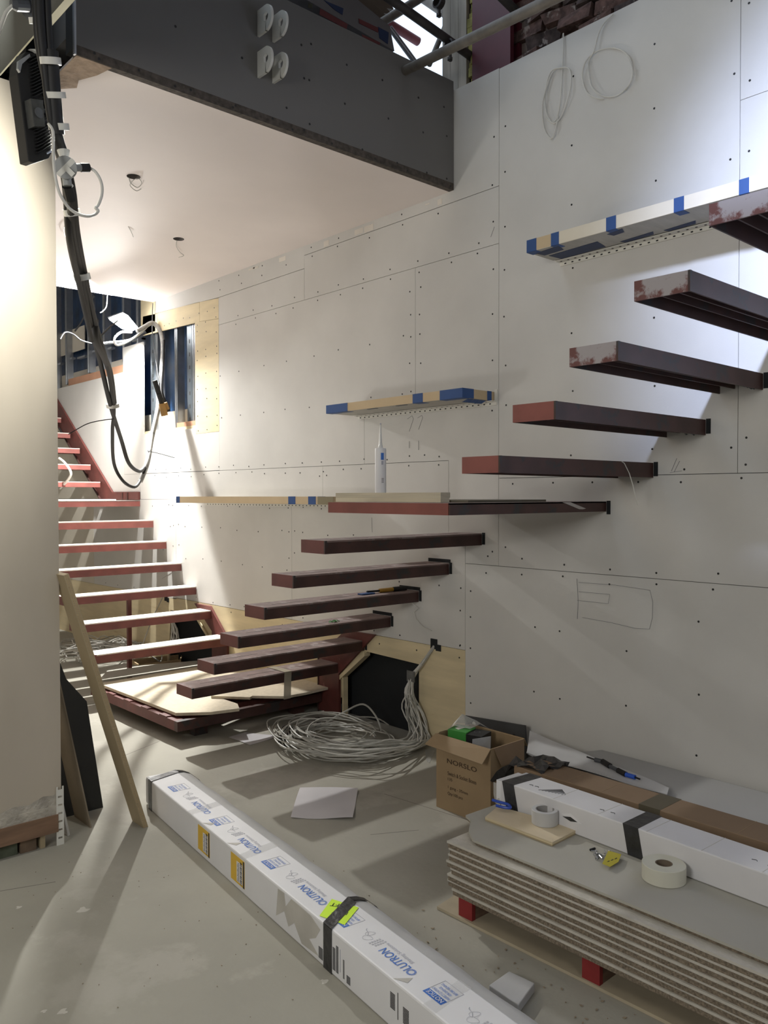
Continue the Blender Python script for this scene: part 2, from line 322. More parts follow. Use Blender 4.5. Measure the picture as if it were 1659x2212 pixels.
for y in (4.80, 4.88, 6.5, 6.6, 4.44, 4.52): colm(y, .7 if y > 4.6 else 1.46, 1.43 if y > 4.6 else 1.7, .18)
for y in (5.86, 6.16, 6.02): colm(y, 2.05, 3.0, 0.11)
row(5.9, 7.1, 2.99, .12); row(3.2, 6.0, .55, .35); row(6.8, 8.2, .62, .3); row(6.7, 8.2, 1.4, .3); row(6.8, 8.2, 1.0, .35)
sc.build('screw_heads', SCREW, wr, kind='stuff')
# filler smears along the ceiling joint
fl = MB()
for y in (3.35, 3.45, 3.95, 4.05, 4.4, 4.9, 5.25, 5.3): fl.box((3.4985, y, 3.185+R2.uniform(-.02, .02)), (3.50, y+R2.uniform(.03, .09), 3.205))
fl.build('filler_patch', TOOTH, wr)
# pencil marks
pm = MB()
def pen(*pp, w=0.0011): pm.tube([atx(x, y, 3.4992) for x, y in pp], w, 4)
pen((1246, 1250), (1249, 1300), (1247, 1337)); pen((1250, 1258), (1330, 1264), (1404, 1275), (1410, 1300), (1409, 1335), (1403, 1359), (1370, 1357), (1320, 1345), (1258, 1334))
pen((1250, 1278), (1317, 1284), (1314, 1304), (1247, 1297)); pen((880, 905), (890, 898), (893, 905), (884, 932)); pen((902, 903), (911, 897), (913, 902), (904, 928)); pen((904, 952), (904, 972)); pen((884, 953), (884, 968))
pen((803, 1118), (804, 1150)); pen((1450, 1018), (1462, 990)); pen((1456, 1020), (1468, 996)); pen((1447, 1021), (1473, 1017)); pen((350, 1450-200), (372, 1236)); pen((1060, 512), (1068, 490))
pm.build('pencil_mark', PENC, wr)
for p in ([(6.55, 6.72), (2.5, 2.3)],): pass
# --- ceiling with two cut lamp holes, lower storey
ceil = struct(MB().prism([(1.345, 3.262, 3.225), (3.5, 3.262, 3.225), (3.5, 6.943, 3.225), (0.2, 6.943, 3.225), (0.2, 3.66, 3.225), (1.345, 3.66, 3.225)], (0, 0, 0.035)).build('ceiling', SKIM))
for hx, hy in ((2.05, 4.285), (2.77, 5.118)):
    c = MB().lathe((hx, hy, 3.2), [(0.0, 0), (0.036, 0), (0.036, 0.12), (0.0, 0.12)], 24)
    co = c.build('cutter', BLACK); md = ceil.modifiers.new('hole', 'BOOLEAN'); md.object = co; md.solver = 'EXACT'; md.operation = 'DIFFERENCE'
dg = bpy.context.evaluated_depsgraph_get(); me2 = bpy.data.meshes.new_from_object(ceil.evaluated_get(dg)); ceil.modifiers.clear(); ceil.data = me2
for o in [o for o in bpy.data.objects if o.name.startswith('cutter')]: bpy.data.objects.remove(o)
for hx, hy in ((2.05, 4.285), (2.77, 5.118)):
    MB().lathe((hx, hy, 3.222), [(0.036, 0.001), (0.036, 0.035), (0.001, 0.036)], 24).build('lamp_hole_lining', BLACK, ceil)
tp = MB(); 
tp.prism([(1.325, 3.262, 3.2235), (1.47, 3.262, 3.2235), (1.45, 3.36, 3.2235), (1.41, 3.45, 3.2235), (1.43, 3.52, 3.2235), (1.36, 3.60, 3.2235), (1.325, 3.62, 3.2235)], (0, 0, 0.0012))
tp.build('torn_paper_edge', mat('torn_paper', (0.36, 0.27, 0.20), 0.9, 0.25, 25, bump=0.8), ceil)
struct(MB().prism([(1.345, 3.29, 3.36), (3.5, 3.29, 3.36), (3.5, 6.943, 3.36), (-3.2, 6.943, 3.36), (-3.2, 3.72, 3.36), (1.345, 3.72, 3.36)], (0, 0, 0.44)).build('ceiling', GYPD))
struct(box((-3.2, 6.95, 4.2), (3.8, 10.75, 4.3)).build('ceiling', GYPD))
struct(box((-3.2, 3.64, 3.163), (0.2, 10.6, 3.36)).build('ceiling', SKIM))
# soffit over the left side with its cream corner bead
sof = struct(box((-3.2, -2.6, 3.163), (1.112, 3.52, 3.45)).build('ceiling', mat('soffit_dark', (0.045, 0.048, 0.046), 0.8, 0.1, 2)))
box((1.113, -2.6, 3.163), (1.135, 3.10, 3.186)).build('corner_bead', mat('cream_bead', (0.52, 0.51, 0.40), 0.6, 0.06), sof)
box((1.108, -2.6, 3.1615), (1.1135, 3.50, 3.166)).build('corner_bead', MT['cream_bead'], sof)
# --- bulkhead across the void
bk = struct(box((1.322, 3.255, 3.262), (3.495, 3.2675, 3.838)).build('wall_bulkhead', GYPD))
box((1.322, 3.2545, 3.224), (3.495, 3.29, 3.262)).build('edge_trim', mat('dark_edge', (0.075, 0.062, 0.052), 0.9, 0.4, 40, bump=0.6), bk)
box((1.314, 3.254, 3.224), (1.322, 3.27, 3.9)).build('corner_bead', GALV, bk)
sb = MB()
for px, py in ((204, 115), (214, 127), (379, 57), (300, 152), (378, 186), (412, 194), (509, 228), (503, 232), (523, 125), (672, 95), (651, 97), (749, 140), (826, 173), (904, 211), (959, 231), (745, 224), (839, 256), (914, 286), (965, 294), (657, 169), (668, 173), (589, 256), (619, 233), (632, 280), (669, 268), (783, 323), (858, 352), (880, 369), (922, 373), (965, 386), (973, 402), (657, 281), (717, 310), (810, 343)):
    p = aty(px, py, 3.2545); sb.lathe(p, [(0, 0.0006), (0.006, 0.0006), (0.006, 0)], 8, (0, -1, 0))
sb.build('screw_heads', SCREW, bk, kind='stuff')
box((1.322, 3.267, 3.262), (3.495, 3.36, 3.80)).build('stud_frame', BLACK, bk)
for k, (px, py) in enumerate(((556, 79), (588, 91), (556, 168), (588, 180))):
    p = aty(px, py, 3.255); hgt = 0.118 if k < 2 else 0.118; L_ = 0.115
    z0 = p.z; cz = z0+hgt/2; pts = [(p.x, 3.255, z0), (p.x, 3.255-L_+0.045, z0)]
    N_ = 14
    for i in range(N_+1):
        a = -math.pi/2+math.pi*i/N_; pts.append((p.x, 3.255-L_+0.05-0.05*math.cos(a), cz+0.059*math.sin(a)))
    pts.append((p.x, 3.255, z0+hgt))
    # plate with a hole: ring strip made of quads
    hc = Vector((p.x, 3.255-L_+0.048, cz+0.005)); outer = [Vector(q) for q in pts]; inner = []
    for q in outer:
        d = (q-hc).normalized(); inner.append(hc+d*0.020)
    s = MB(); n = len(outer); dx = Vector((0.012, 0, 0)); v = outer+inner+[q+dx for q in outer]+[q+dx for q in inner]; f = []
    for i in range(n):
        j = (i+1) % n; f += [(i, j, n+j, n+i), (2*n+i, 3*n+i, 3*n+j, 2*n+j), (i, 2*n+i, 2*n+j, j), (n+i, n+j, 3*n+j, 3*n+i)]
    s.add(v, f)
    lg = s.build('steel_lug', LUG)
    tag(lg, ['upper left white steel lug with a round hole on the dark bulkhead', 'upper right white steel lug with a round hole on the dark bulkhead', 'lower left white steel lug with a round hole on the dark bulkhead', 'lower right white steel lug with a round hole on the dark bulkhead'][k], 'lug', 'steel lugs on the bulkhead')
# --- pier
pier = struct(box((-3.2, 3.52, 0.17), (1.335, 3.64, 3.163)).build('wall_pier', SKIMP))
box((-3.2, 3.513, 0.118), (1.335, 3.66, 0.172)).build('torn_plasterboard_strip', mat('torn_board', (0.40, 0.37, 0.32), 0.9, 0.3, 10, bump=0.6), pier)
pr = MB().prism([(1.335, 3.5185, 0.10), (1.335, 3.5185, 0.235), (1.30, 3.5185, 0.215), (1.26, 3.5185, 0.222), (1.2, 3.5185, 0.20), (1.13, 3.5185, 0.208), (1.06, 3.5185, 0.185), (0.9, 3.5185, 0.19), (0.9, 3.5185, 0.10)], (0, 0.001, 0)); pr.build('torn_plasterboard_strip', MT['torn_board'], pier)
box((-3.2, 3.508, 0.06), (1.318, 3.65, 0.135)).build('timber_sole_plate', mat('brown_timber', (0.20, 0.12, 0.075), 0.8, 0.2, 6, stretch=(1, 8, 8)), pier)
box((-3.2, 3.54, 0.0), (1.16, 3.64, 0.06)).build('packing_block', mat('mottled_block', (0.07, 0.08, 0.055), 0.9, 0.6, 12), pier)
box((1.17, 3.535, 0.0), (1.235, 3.64, 0.06)).build('packing_block', mat('brown_block', (0.13, 0.09, 0.06), 0.9, 0.5, 12), pier)
box((1.25, 3.53, 0.0), (1.27, 3.6, 0.06)).build('packing_block', PLYT, pier)
cb = MB()
for k in range(7): cb.box((1.312, 3.5125, 0.0+0.035*k), (1.342, 3.5145, 0.027+0.035*k))
cb.box((1.3115, 3.5122, 0.0), (1.3185, 3.5150, 0.25)); cb.box((1.3365, 3.5122, 0.0), (1.343, 3.5150, 0.25))
cb.build('perforated_bead', LUG, pier)
# void in the gap between soffit and bulkhead: stud and timber
gp = struct(box((1.112, 3.66, 3.163), (1.33, 3.70, 3.9)).build('trim_1', BLACK))
box((1.18, 3.56, 3.163), (1.235, 3.6, 3.9)).build('metal_stud', mat('dull_stud', (0.10, 0.095, 0.08), 0.5, 0.2, 8), gp)
box((1.112, 3.58, 3.60), (1.33, 3.65, 3.66)).build('timber_nogging', mat('old_timber', (0.09, 0.08, 0.035), 0.8, 0.3, 6), gp)
# --- upper storey: brick wall beyond the boarding, steel column, deck
br = struct(box((3.66, -2.6, 3.80), (3.9, 3.5, 6.6)).build('wall_upper', MORT))
rb = random.Random(5)
nz = 0; z = 3.66
while z < 5.4:
    y = 0.3+(0.11 if nz % 2 else 0)
    while y < 3.15:
        if z+0.065 > 3.74 and not (2.87 < y+0.1 < 3.17):
            j = rb.uniform(0, 0.04)
            bb = MB().box((3.60+j, y, z), (3.72, y+0.205, z+0.062))
            for v in bb.v: v += Vector((rb.uniform(-.02, .02), rb.uniform(-.014, .014), rb.uniform(-.012, .012)))
            if z < 4.75 and y > 0.9: bb.build('brick', BRICK if rb.random() < .55 else BRICK2, br)
        y += 0.222
    z += 0.077; nz += 1
struct(box((1.1, -2.6, 6.5), (3.9, 3.3, 6.6)).build('ceiling', GYPD))
struct(box((-3.35, -2.6, 3.45), (-3.2, 3.3, 6.6)).build('wall_left_upper', GYP))
struct(box((-3.2, -2.6, 6.5), (1.1, 3.3, 6.6)).build('ceiling', GYPD))
col = box((3.56, 2.897, 3.80), (3.59, 3.172, 5.8)); col.box((3.592, 3.0, 3.80), (3.638, 3.02, 5.8)); col.box((3.64, 2.897, 3.80), (3.66, 3.172, 5.8))
tag(col.build('steel_column', COLR), 'dark crimson steel column in front of the rough brickwork at the top', 'column')
wd = thing('timber_post', (3.60, 3.30, 3.84), 'weathered pale timber post and boards beside the yellow insulation, top corner', 'post')
for k in range(3):
    box((3.57, 3.226+k*0.063, 3.78), (3.60+0.01*(k % 2), 3.287+k*0.063, 5.6)).build('board', WOODW, wd)
ins = MB()
for k in range(26):
    y = 3.165+rb.uniform(-.015, .012); zz = 3.80+k*0.035; ins.box((3.57+rb.uniform(0, .03), y, zz), (3.64, y+0.045, zz+0.05))
tag(ins.build('insulation_strip', INSY), 'yellow insulation torn behind the crimson column', 'insulation')
# ================================================================== STAIR
ZT = [0.364, 0.546, 0.728, 0.909, 1.091, 1.272]
YN = [4.291-0.2497*k for k in range(6)]
def tread(yn, z, label, group, top, side, end, x0=2.39, w=0.185, t=0.062, open_under=False, slots=True, taper=0.004, xw=3.497):
    o = thing('stair_tread', (3.5, yn+w/2, z-t), label, 'stair tread', group)
    zb = z-t
    box((x0, yn, z-0.008), (xw, yn+w, z)).build('top_plate', top, o)
    def side_prism(y): return MB().prism([(x0+0.004, y, z-0.008), (xw, y, z-0.008), (xw, y, zb-taper), (x0+0.004, y, zb)], (0, 0.006, 0))
    side_prism(yn).build('side_plate', side, o); side_prism(yn+w-0.006).build('side_plate', side, o)
    e = box((x0-0.0010, yn+0.007, zb), (x0+0.006, yn+w, z+0.0004)); e.build('end_plate', end, o)
    box((x0-0.0012, yn-0.0008, zb), (x0+0.012, yn+0.0065, z+0.0004)).build('corner_weld', side, o)
    if open_under:
        for yy in (yn+w*0.30, yn+w*0.62): box((x0+0.006, yy, zb+0.012), (xw, yy+0.006, z-0.008)).build('inner_rib', side, o)
    if slots:
        s = MB()
        for k in range(3): s.box((x0+0.10+0.33*k, yn+w*0.44, z), (x0+0.34+0.33*k, yn+w*0.44+0.003, z+0.0006))
        s.build('plate_joint', BLACK, o)
    return o
GR = 'lower right flight treads'
names = ['lowest', 'second from the bottom', 'third from the bottom', 'fourth from the bottom', 'fifth from the bottom', 'sixth from the bottom, just below the landing']
for k in range(6):
    L_ = ['dark red steel cantilever tread, lowest of the right flight, with masking tape over it', 'dark red steel cantilever tread, second up in the right flight', 'dark red steel tread, third up in the right flight, with a green scrap on it', 'dark red steel tread, fourth up in the right flight, with tools at the wall end', 'dark red steel tread, fifth up in the right flight, slot in the wall above it', 'dark red steel tread just below the wide landing, sixth up in the right flight'][k]
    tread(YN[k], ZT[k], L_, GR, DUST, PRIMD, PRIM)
UL = [('red ended steel tread just above the landing, long loose string hanging off it', PRIMB), ('red ended steel tread with open underside, second above the landing', PRIMB), ('steel tread with scuffed white end, third above the landing', SCUF), ('steel tread with whitish end plate below the topmost one at right edge', SCUF), ('topmost steel tread at the right edge, below the white taped shelf', SCUF)]
YU = [1.999, 1.748, 1.50, 1.252, 1.003]; ZU = [1.633, 1.815, 1.99, 2.172, 2.354]
for k in range(5):
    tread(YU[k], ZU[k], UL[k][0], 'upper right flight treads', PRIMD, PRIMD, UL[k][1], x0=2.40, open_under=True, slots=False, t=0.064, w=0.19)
# far left flight
ZL = [0.364, 0.547, 0.72, 0.902, 1.08, 1.262]; YL = [5.655, 5.93, 6.20, 6.45, 6.72, 6.965]
LL = ['lowest tread of the far left flight, dusty top lit white', 'far left flight tread above the lowest one, beside the slanted steel plate', 'dusty red steel tread over the thin red post, far left flight', 'dusty steel tread, fourth up in the far left flight', 'dusty steel tread, fifth up in the far left flight', 'bright lit steel tread just below the far left landing']
for k in range(6):
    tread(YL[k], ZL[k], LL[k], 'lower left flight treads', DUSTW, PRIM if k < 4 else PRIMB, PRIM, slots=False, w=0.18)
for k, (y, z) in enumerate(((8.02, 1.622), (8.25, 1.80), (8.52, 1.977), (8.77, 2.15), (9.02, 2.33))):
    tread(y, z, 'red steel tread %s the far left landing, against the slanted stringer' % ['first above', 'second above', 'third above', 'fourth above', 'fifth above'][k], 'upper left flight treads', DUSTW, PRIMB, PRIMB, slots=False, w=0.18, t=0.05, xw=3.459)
# right landing
ld = thing('stair_landing', (3.5, 2.65, 1.39), 'wide red steel landing frame at eye level with boards laid on it', 'landing')
zt = 1.453; zb = 1.405
box((2.394, 2.248, zb), (3.497, 2.256, zt)).build('side_plate', PRIMD, ld)
box((2.392, 2.256, zb), (2.400, 3.02, zt)).build('end_plate', mat('landing_red', (0.21, 0.06, 0.047), 0.6, 0.12, 8), ld)
box((2.394, 3.012, zb), (3.497, 3.02, zt)).build('side_plate', PRIMD, ld)
for y in (2.44, 2.63, 2.82): box((2.40, y, zb+0.01), (3.497, y+0.008, zt-0.006)).build('inner_rib', PRIMD, ld)
box((2.394, 2.248, zt-0.006), (3.497, 3.02, zt)).build('top_plate', DUST, ld)
# boards on it
t = thing('timber_batten', (2.72, 2.9, 1.453), 'pale timber batten lying on the landing edge below the sealant tube', 'batten')
box((2.60, 2.497, 1.4535), (2.655, 3.222, 1.474)).build('lower_strip', mat('pale_pine', (0.62, 0.56, 0.42), 0.7, 0.12, 5, stretch=(3, 0.4, 20)), t)
box((2.60, 2.497, 1.4745), (2.66, 3.222, 1.497)).build('upper_strip', mat('stained_pine', (0.55, 0.50, 0.38), 0.7, 0.2, 5, stretch=(3, 0.4, 20), dust=(0.22, 0.23, 0.25), dscale=5, dth=0.66), t)
tag(box((2.67, 2.40, 1.4535), (3.222, 2.98, 1.4635)).build('board_sheet', mat('olive_board', (0.15, 0.135, 0.10), 0.8, 0.1), bevel=0), 'thin dark board lying flat on the wide landing', 'board')
# sealant cartridge
tx, ty = 2.63, 2.92; tz = 1.497
t = thing('sealant_tube', (tx, ty, tz), 'white sealant cartridge with long nozzle standing on the landing', 'sealant tube')
MB().lathe((tx, ty, tz), [(0, 0), (0.0255, 0), (0.0265, 0.004), (0.0265, 0.205), (0.0255, 0.21), (0.012, 0.213), (0, 0.213)], 28).build('cartridge', WHT, t, smooth=True)
MB().lathe((tx, ty, tz), [(0, 0.213), (0.011, 0.213), (0.011, 0.222), (0.008, 0.226), (0.003, 0.322), (0, 0.322)], 16).build('nozzle', mat('nozzle_plastic', (0.66, 0.66, 0.64), 0.4, 0.02), t, smooth=True)
MB().lathe((tx, ty, tz), [(0, 0.322), (0.0034, 0.322), (0.0034, 0.33), (0, 0.33)], 10).build('tip', GREYI, t)
def onTube(s, a0, a1, z0, z1, r=0.0269, n=5):
    for i in range(n):
        b0 = a0+(a1-a0)*i/n; b1 = a0+(a1-a0)*(i+1)/n
        s.add([(tx+r*math.cos(b0), ty+r*math.sin(b0), z0), (tx+r*math.cos(b1), ty+r*math.sin(b1), z0), (tx+r*math.cos(b1), ty+r*math.sin(b1), z1), (tx+r*math.cos(b0), ty+r*math.sin(b0), z1)], [(0, 1, 2, 3)])
ac = math.radians(228)
s = MB(); onTube(s, ac+0.05, ac+0.6, tz+0.155, tz+0.188); s.build('blue_logo', BLUEI, t)
s = MB(); onTube(s, ac+0.12, ac+0.5, tz+0.132, tz+0.15); s.build('label_print', GREYI, t)
s = MB()
for k in range(4): onTube(s, ac+0.2+0.0*k, ac+0.32, tz+0.047+0.006*k, tz+0.051+0.006*k); onTube(s, ac+0.42, ac+0.55, tz+0.047+0.006*k, tz+0.051+0.006*k)
s.build('label_print', BLKI, t)
# left landing
l2 = thing('stair_landing', (3.5, 7.6, 1.39), 'far left red steel landing lit from above, white strip lying on it', 'landing')
box((2.39, 7.228, 1.385), (3.497, 7.236, 1.435)).build('side_plate', PRIMB, l2); box((2.39, 7.236, 1.385), (2.398, 7.99, 1.435)).build('end_plate', PRIM, l2)
box((2.39, 7.98, 1.385), (3.497, 7.99, 1.435)).build('side_plate', PRIM, l2); box((2.39, 7.228, 1.431), (3.497, 7.99, 1.438)).build('top_plate', DUSTW, l2)
tag(box((2.3, 7.30, 1.4385), (3.30, 7.42, 1.452)).build('plastic_strip', WHT, bevel=0.003), 'long white strip lying on the far left landing', 'strip')
# wall plates and stringers
st = thing('stringer', (3.49, 8.3, 1.45), 'sloping dark red steel stringer of the far upper left flight', 'stringer')
MB().prism([(3.480, 7.23, 1.445), (3.480, 8.05, 1.445), (3.480, 9.6, 2.58), (3.480, 9.6, 2.84), (3.480, 7.80, 1.52), (3.480, 7.23, 1.52)], (0.018, 0, 0)).build('web', PRIM, st)
MB().prism([(3.46, 8.05, 1.445), (3.46, 9.6, 2.58), (3.46, 9.6, 2.59), (3.46, 8.05, 1.455)], (0.035, 0, 0)).build('lower_flange', PRIMD, st)
for y in (7.44, 7.55): box((3.472, y, 1.445), (3.48, y+0.012, 1.515)).build('stiffener', PRIMD, st)
p1 = MB().prism([(3.478, 4.50, 0.375), (3.478, 4.22, 0.590), (3.478, 3.925, 0.597), (3.478, 4.285, 0.29), (3.478, 4.285, 0.012), (3.478, 4.505, 0.012)], (0.02, 0, 0)).build('stringer_plate', PRIM)
tag(p1, 'dark red steel stringer plate on the wall beside the lower black hatch', 'stringer plate')
box((3.472, 4.50, 0.0), (3.478, 4.508, 0.375)).build('edge_flange', PRIMD, p1)
p2 = MB().prism([(3.478, 5.69, 0.35), (3.478, 5.95, 0.58), (3.478, 6.20, 0.58), (3.478, 5.92, 0.38), (3.478, 5.92, 0.012), (3.478, 5.69, 0.012)], (0.02, 0, 0)).build('stringer_plate', PRIM)
tag(p2, 'dark red steel stringer plate at the foot of the far left flight', 'stringer plate')
po = aty(280, 1290, 6.3)
tag(box((2.93, 6.28, 0), (2.96, 6.31, 0.70)).build('steel_post', PRIM), 'thin red steel post under the far left treads', 'post')
# bottom platform
pf = thing('platform_frame', (3.0, 5.1, 0.0), 'low red steel frame under the chipboard between the two flights', 'platform')
fr = [(2.40, 4.46), (2.40, 5.66)]
box((2.385, 4.50, 0.075), (2.445, 5.72, 0.135)).build('side_rail', PRIM, pf)
for k in range(5): box((2.445, 4.62+k*0.25, 0.075), (3.47, 4.66+k*0.25, 0.13)).build('cross_bar', PRIM, pf)
for k in range(5): box((2.385, 4.60+k*0.25, 0.135), (2.47, 4.69+k*0.25, 0.142)).build('packer', PRIM, pf)
box((2.385, 4.46, 0.075), (3.47, 4.50, 0.135)).build('side_rail', PRIMD, pf)
for x, y in ((2.55, 4.55), (2.98, 4.72), (3.3, 4.55), (2.6, 5.4), (3.3, 5.5)): box((x, y, 0), (x+0.09, y+0.06, 0.075)).build('foot', PRIMD, pf)
def zpoly(pix, z, th): return MB().prism([tuple(atz(x, y, z)) for x, y in pix], (0, 0, -th))
q = zpoly([(213, 1476), (380, 1540), (455, 1538), (517, 1530), (513, 1520), (462, 1503), (560, 1470), (640, 1447), (560, 1420), (500, 1424), (470, 1432)], 0.165, 0.018)
tag(q.build('chipboard_sheet', OSB), 'large pale chipboard sheet on the low platform, pointed corner toward the camera', 'board')
q = zpoly([(456, 1503), (540, 1506), (545, 1503), (615, 1504), (660, 1496), (728, 1480), (690, 1467), (640, 1447), (520, 1480)], 0.182, 0.016)
tag(q.build('chipboard_sheet', OSB), 'smaller chipboard sheet with stepped edge on the platform under the treads', 'board')
q = zpoly([(213, 1470), (235, 1445), (268, 1432), (300, 1438), (460, 1424), (470, 1431)], 0.10, 0.01)
tag(q.build('chipboard_sheet', CHIPT), 'shaded board scrap behind the platform, dark opening in it', 'board')
bx = thing('floor_tray', tuple(atz(340, 1445, 0.0)), 'shallow open timber tray on the floor behind the platform', 'tray')
for a, b in (((282, 1440), (392, 1428)), ((282, 1440), (300, 1452)), ((300, 1452), (388, 1440)), ((392, 1428), (388, 1440))):
    A = atz(*a, 0); B = atz(*b, 0); d = (B-A).normalized()*0.0; n = Vector((0, 0, 1)).cross((B-A).normalized())*0.012
    MB().prism([A, B, B+n, A+n], (0, 0, 0.06)).build('side_board', PLYC, bx)
zz = MB().prism([atz(x, y, 0.004) for x, y in ((282, 1440), (392, 1428), (388, 1440), (300, 1452))], (0, 0, 0.004)).build('base_board', BLACK, bx)
# loose items on treads
def strip_over(pts, w, th, wdir):
    s = MB(); wd_ = Vector(wdir)*w; grid = [[Vector(p), Vector(p)+wd_] for p in pts]; s.sheet(grid, th); return s
z0 = ZT[0]; y0 = YN[0]
tag(strip_over([(3.04, y0+0.19, z0-0.01), (3.04, y0+0.188, z0+0.002), (3.04, y0+0.09, z0+0.004), (3.04, y0-0.004, z0+0.002), (3.035, y0-0.006, z0-0.06), (3.03, y0-0.008, z0-0.17)], 0.055, (0, -0.0008, 0.0008), (1, 0, 0)).build('masking_tape', mat('masking_film', (0.42, 0.38, 0.30), 0.4, 0.1, alpha=0.75)), 'strip of translucent tape draped over the lowest right flight tread', 'tape')
s = MB()
for k in range(9):
    a = rb.uniform(0, 6.28); c = Vector((3.09+rb.uniform(-.03, .03), YN[2]+0.05+rb.uniform(-.01, .02), ZT[2]+0.004)); d = Vector((math.cos(a)*.02, math.sin(a)*.012, rb.uniform(0, .006)))
    s.tube([c-d, c+Vector((0, 0, .006)), c+d], 0.0022, 5)
tag(s.build('green_scrap', GREEN), 'small tangle of green plastic on the third tread', 'scrap')
zt4 = ZT[3]; t = thing('hand_tool', (3.42, YN[3]+0.09, zt4), 'yellow and black hand tool lying at the wall end of a tread', 'tool')
MB().tube([(3.26, YN[3]+0.09, zt4+0.012), (3.36, YN[3]+0.08, zt4+0.014)], 0.012, 10).build('grip', mat('yellow_grip', (0.50, 0.28, 0.03), 0.5, 0.2), t)
MB().tube([(3.36, YN[3]+0.08, zt4+0.014), (3.45, YN[3]+0.06, zt4+0.016)], 0.014, 10).build('body', RUB, t)
MB().tube([(3.26, YN[3]+0.09, zt4+0.012), (3.17, YN[3]+0.10, zt4+0.012)], 0.006, 8).build('shaft', RUB, t)
tag(box((3.10, YN[3]+0.06, zt4+0.001), (3.20, YN[3]+0.10, zt4+0.008)).build('blue_strip', TAPEB), 'small blue strip beside the hand tool on the fourth tread', 'strip')
s = MB().tube([(3.46, YN[3]+0.02, ZT[3]-0.075), (3.485, YN[3]-0.01, ZT[3]-0.10), (3.485, YN[3]+0.03, ZT[3]-0.13), (3.485, YN[3]+0.01, ZT[3]-0.17), (3.485, YN[3]-0.05, ZT[3]-0.21), (3.485, YN[3]-0.12, ZT[3]-0.225)], 0.0022, 6)
tag(s.build('hanging_wire', CABW), 'thin white wire curling below the fourth right flight tread', 'wire')
s = MB().tube([(3.22, 1.997, 1.635), (3.24, 1.992, 1.625), (3.27, 1.985, 1.58), (3.29, 1.98, 1.53), (3.31, 1.98, 1.48), (3.34, 1.985, 1.44)], [.002, .002, .002, .0026, .0022, .0012], 6)
tag(s.build('loose_string', CABW), 'pale frayed string hanging from the tread above the landing', 'string')
s = MB().prism([(3.14, 2.2465, 1.452), (3.20, 2.2465, 1.452), (3.325, 2.2465, 1.421), (3.30, 2.2465, 1.418), (3.27, 2.2465, 1.419)], (0, 0.001, 0))
tag(s.build('tape_tail', mat('tape_white', (0.50, 0.47, 0.45), 0.6, 0.05)), 'pointed tail of pale tape stuck on the landing side', 'tape')
# dark plates on the wall, painting the shade of cut-outs at tread roots
for yn, z in list(zip(YN, ZT))+list(zip(YU, ZU))+[(2.248, 1.453)]:
    box((3.4985, yn-0.022, z-0.062), (3.50, yn-0.001, z+0.004)).build('slot', BLACK, wr)
for yn, z in list(zip(YN, ZT))[1:5]: box((3.4985, yn-0.01, z+0.002), (3.50, yn+0.17, z+0.022)).build('slot', BLACK, wr)
for yn, z in ((1.748, 1.815-0.064), (1.50, 1.99-0.064)):
    s = MB()
    for k in range(14): c = Vector((3.44+rb.uniform(-.05, .04), yn+rb.uniform(0.0, .04), z+rb.uniform(-.008, .004))); s.prism([c, c+Vector((.016, 0, .004)), c+Vector((.006, .012, .008))], (0, 0, .002))
    tag(s.build('foil_scrap', GALV), 'crumpled foil under the wall end of the %s tread above the landing' % ('second' if yn > 1.6 else 'third'), 'foil')
# ================================================================== TAPED SHELVES
def shelf(y0, y1, z0, z1, label, tapes, face=MDF, under=WRAPG, xf=3.242):
    o = thing('wall_shelf', (3.5, (y0+y1)/2, z0), label, 'shelf', 'taped shelves on the long wall')
    box((xf+0.003, y0+0.003, z0+0.003), (3.4985, y1-0.003, z1)).build('board', mat('shelf_core', (0.45, 0.42, 0.36), 0.8, 0.05), o)
    box((xf, y0+0.001, z0), (xf+0.003, y1-0.001, z1+0.002)).build('front_lining', face, o)
    box((xf+0.003, y0, z0), (3.4985, y0+0.003, z1+0.002)).build('end_lining', MDF if face is MDF else face, o)
    box((xf+0.003, y0+0.003, z0-0.001), (3.45, y1-0.003, z0+0.002)).build('underside_wrap', under, o)
    # perforated bead at the wall
    b = MB().box((3.455, y0-0.02, z0-0.006), (3.4985, y1-0.01, z0-0.002)); b.box((3.494, y0-0.02, z0-0.024), (3.4985, y1-0.01, z0-0.006)); b.box((3.4965, y0-0.024, z0-0.024), (3.499, y0-0.004, z1+0.014)); b.build('perforated_bead', LUG, o)
    h = MB(); y = y0+0.02
    while y < y1-0.04:
        h.box((3.4932, y, z0-0.018), (3.494, y+0.011, z0-0.012)); h.box((3.47, y+0.012, z0-0.0066), (3.48, y+0.022, z0-0.006)); y += 0.042
    h.build('bead_holes', BLACK, o, kind='stuff')
    for (ya, yb) in tapes:
        s = MB().box((xf-0.0012, ya, z0-0.002), (xf, yb, z1+0.003)); s.box((xf-0.0012, ya, z0-0.0022), (xf+0.05, yb, z0-0.001)); s.build('blue_tape', TAPEB, o)
    return o
s1 = shelf(4.04, 6.056, 1.428, 1.475, 'long eye level tan shelf, leftmost, blue tape at both ends', [(6.0, 6.058), (4.44, 4.52), (4.22, 4.30), (4.12, 4.20)])
box((3.2405, 4.04, 1.426), (3.2415, 4.20, 1.477)).build('shaded_lining', mat('shaded_mdf', (0.25, 0.22, 0.14), 0.8, 0.05), s1)  # shade on this end of the tan lining is put into the colour
s2 = shelf(2.955, 4.108, 2.0, 2.047, 'tan shelf above the sealant tube, blue tape wrapped round its corners', [(3.90, 4.11), (3.25, 3.33), (2.954, 3.12)])
for a, b in ((3.24, 3.33), (3.44, 3.475)): box((a, 2.9535, 1.999), (b, 2.955, 2.05)).build('blue_tape', TAPEB, s2)
